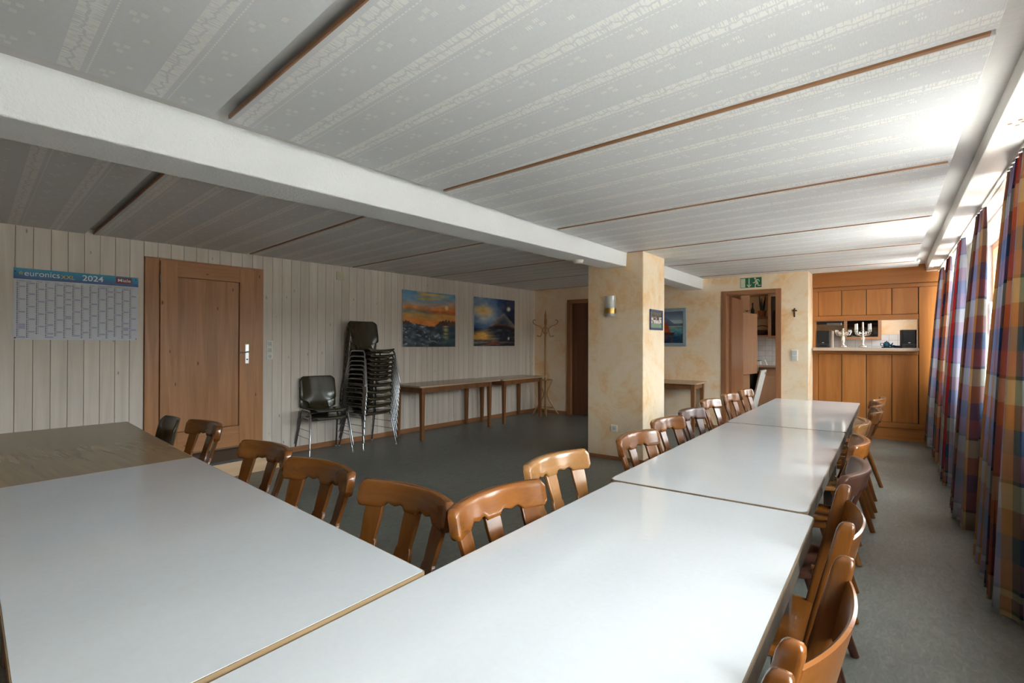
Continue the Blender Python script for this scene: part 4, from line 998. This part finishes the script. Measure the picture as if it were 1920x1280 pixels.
# ================================================================ WALL FITTINGS
def socket_face(par, y, z, s=.036):
    MB().box(0, .010, y - s, y + s, z - s, z + s).build('cover_plate', 'white_plastic', par, 0, .003)
    MB().lathe([(.020, 0), (.022, 0), (.022, .002), (.020, .002)], 20).build('socket_rim', 'cap', par, loc=(.010, y, z), rot=(0, PI/2, 0))
    MB().lathe([(0, 0), (.0195, 0), (.0195, .001), (0, .001)], 20).build('socket_well', 'cornice', par, loc=(.0102, y, z), rot=(0, PI/2, 0))
    for d_ in (-.0095, .0095): MB().lathe([(0, 0), (.003, 0), (.003, .0012), (0, .0012)], 8).build('contact_hole', 'dark', par, loc=(.0112, y + d_, z), rot=(0, PI/2, 0))
sw = thing('switch_panel', 'white triple wall plate with two switches and socket beside pine door', 'switch', on_left(3.155, 1.253, .002), LEFT_RZ)
for dz_ in (.075, 0):
    box('cover_plate', 'white_plastic', (0, .010, -.036, .036, dz_ - .036, dz_ + .036), sw, .003)
    for d_ in (-.0125, .0125): box('rocker', 'cap', (.010, .015, d_ - .0115, d_ + .0115, dz_ - .022, dz_ + .022), sw, .002)
socket_face(sw, 0, -.075)
ws = thing('wall_socket', 'small white wall socket with conduit under the wall tables', 'socket', on_left(6.50, .40, .002), LEFT_RZ); socket_face(ws, 0, 0); MB().tube([(.008, 0, .036), (.008, 0, .34)], .008, 8).build('conduit', 'white_plastic', ws)
cs = thing('wall_socket', 'white wall socket low on the front of the plaster column', 'socket', (-2.541, 5.438, .365), -PI/2); socket_face(cs, 0, 0, .038)
jb = MB().box(0, .014, -.055, .055, -.055, .055).build('junction_cover', 'tableedge', None, 0, .004, on_left(4.085, 2.228, .002), (0, 0, LEFT_RZ)); jb.data.materials[0] = plain('aged_cream_plastic', (.62, .55, .40), .5); tag(jb, 'square cream junction box cover high on the boarded wall', 'cover plate')
ls = thing('light_switch', 'white double light switch right of the kitchen doorway', 'switch', (-1.098, YF - .001, 1.178), -PI/2)
box('cover_plate', 'white_plastic', (0, .010, -.042, .042, -.080, .080), ls, .003)
for z in (-.038, .038): box('rocker', 'cap', (.010, .017, -.033, .033, z - .033, z + .033), ls, .002)
# crucifix-like figurine
cx_ = thing('wall_cross', 'small dark bronze cross on the plaster wall above the light switch', 'cross', (-1.098, YF - .001, 1.80), -PI/2)
box('upright_bar', 'bronze', (0, .010, -.009, .009, -.065, .065), cx_, .002); box('cross_bar', 'bronze', (0, .010, -.032, .032, .018, .036), cx_, .002)
MB().lathe([(0, 0), (.012, .004), (.010, .010), (0, .013)], 10).build('figure', 'bronze', cx_, loc=(.010, 0, .040), rot=(0, PI/2, 0)); MB().tube([(.013, 0, .03), (.015, .003, -.01), (.013, 0, -.05)], [.010, .008, .005], 8).build('figure', 'bronze', cx_)
# wall lamp
wlp = thing('wall_lamp', 'glass cylinder wall lamp with brass band on the column', 'wall lamp', (-2.582, 5.438, 1.768), -PI/2)
def half(R, z0, z1, th, nm, mat, c=.012):
    rr_ = []
    for i in range(17):
        a = -PI*.62 + 1.24*PI*i/16
        rr_.append([(c + (R + e)*math.cos(a) + .015, (R + e)*math.sin(a), z) for e, z in ((0, z0), (th, z0), (th, z1), (0, z1))])
    return MB().rings(rr_).build(nm, mat, wlp, 40)
half(.058, -.115, .118, .003, 'glass_shade', 'lampglass'); half(.062, -.085, -.022, .005, 'brass_band', 'brass')
box('back_plate', 'brass', (0, .012, -.03, .03, -.09, .02), wlp, .003); MB().lathe([(0, -.05), (.014, -.05), (.014, .0), (.022, .02), (.024, .045), (.015, .068), (0, .072)], 14, (.045, 0, 0)).build('bulb', 'candle', wlp); box('bulb_holder', 'dark', (.012, .06, -.012, .012, -.06, -.048), wlp)
# smoke alarm
sm = thing('smoke_alarm', 'round white smoke alarm under the ceiling beam', 'smoke alarm', (-2.58, 4.65, 2.166)); MB().lathe([(0, 0), (.030, 0), (.045, .006), (.05, .016), (.05, .022), (0, .022)], 24).build('cover', 'white_plastic', sm); MB().lathe([(0, .022), (.055, .022), (.055, .034), (0, .034)], 24).build('base', 'white_plastic', sm)
# exit sign
es = thing('exit_sign', 'green emergency exit sign with running figure and arrow above doorway', 'sign', (-1.686, YF - .001, 2.276), -PI/2)
EW, EH = .30, .15
box('sign_board', 'green', (0, .004, -EW/2, EW/2, -EH/2, EH/2), es)
def px(poly, nm, z0=.0042): MB().prism([((a - .5)*EW, (.5 - b)*EH) for a, b in poly], z0, z0 + .0006, lambda x, y, z: (z, x, y)).build(nm, 'glowpale', es, 0)
# (viewer's right is local +Y)
px([(.02, .06), (.24, .06), (.24, .96), (.02, .96)], 'door_symbol')
px([(.395, .05), (.445, .05), (.445, .95), (.395, .95)], 'arrow_symbol'); px([(.42, 1.0), (.315, .74), (.33, .66), (.42, .84), (.51, .66), (.525, .74)], 'arrow_symbol', .0049)
px([(.70 + .045*math.cos(a), .11 + .09*math.sin(a)) for a in [2*PI*i/14 for i in range(14)]], 'running_figure')
px([(.705, .24), (.79, .17), (.86, .17), (.93, .40), (.895, .43), (.845, .27), (.79, .27), (.86, .60), (.855, .78), (.975, .78), (.975, .86), (.82, .86), (.82, .64), (.735, .76), (.735, 1.0), (.685, 1.0), (.69, .70), (.76, .56), (.725, .48), (.72, .56), (.595, .56), (.595, .48), (.685, .47)], 'running_figure')

# ================================================================ CURTAINS
def curtain(label, y0, y1, flare, ph, ustart, zb=.045, nf=5, x0=.558, yshift=0):
    nu, nv = 110, 26; span = y1 - y0; fabric = span*2.3
    def fn(u, v):
        z = zb + (2.318 - zb)*v; top = smoothstep(.90, 1, v); low = 1 - v
        amp = (.018 + .044*low)*(1 - .35*top)
        f_ = nf*2*PI*u
        x = x0 + amp*math.sin(f_ + ph + .5*math.sin(u*7 + low*2)) + amp*.35*math.sin(2.1*f_ + 1 + ph) - flare*low**1.4 - .018*math.sin(v*PI)
        y = (y0 + y1)/2 + .03 + (u - .5)*span*(.66 + .50*low**.8) - .05*low + .018*math.sin(f_*2 + ph)*low + yshift*low
        return (x, y, z)
    c = thing('curtain', label, 'curtain', (0, 0, 0), 0, 'plaid curtains on the window wall')
    o = MB().grid(fn, nu, nv, uvfn=lambda u, v: (ustart + u*fabric, v*2.28)).build('fabric', 'plaid', c, 80)
    s_ = o.modifiers.new('thickness', 'SOLIDIFY'); s_.thickness = .0015
    hm = MB().grid(lambda u, v: tuple(Vector(fn(u, .0 + .040*v)) + Vector((-.003, 0, 0))), nu, 1, uvfn=lambda u, v: (ustart + u*fabric, .1 + v*.09)).build('hem', 'plaid', c, 80)
    for i in range(max(3, int(span/.10))):
        u = (i + .5)/max(3, int(span/.10)); p = fn(u, 1); MB().tube([(p[0], p[1], p[2] - .012), (.557, p[1], 2.326)], .003, 6).build('hook', 'white_plastic', c)
CU = [('plaid curtain nearest the camera on the window wall', 3.34, 4.16, .075, .4, .05, 6), ('plaid curtain with broad navy fold, second from the camera', 4.80, 5.38, .095, 2.2, .62, 4), ('plaid curtain third from the camera with bright red edge', 6.08, 6.66, .080, 1.0, .30, 4), ('plaid curtain fourth from the camera on the window wall', 7.28, 7.86, .085, 3.0, .52, 4), ('plaid curtain in the corner beside the honey wood wall', 8.28, 8.84, .085, .2, .10, 4)]
for lb, a, b, fl_, ph, us, nf in CU: curtain(lb, a, b, fl_, ph, us, nf=nf)
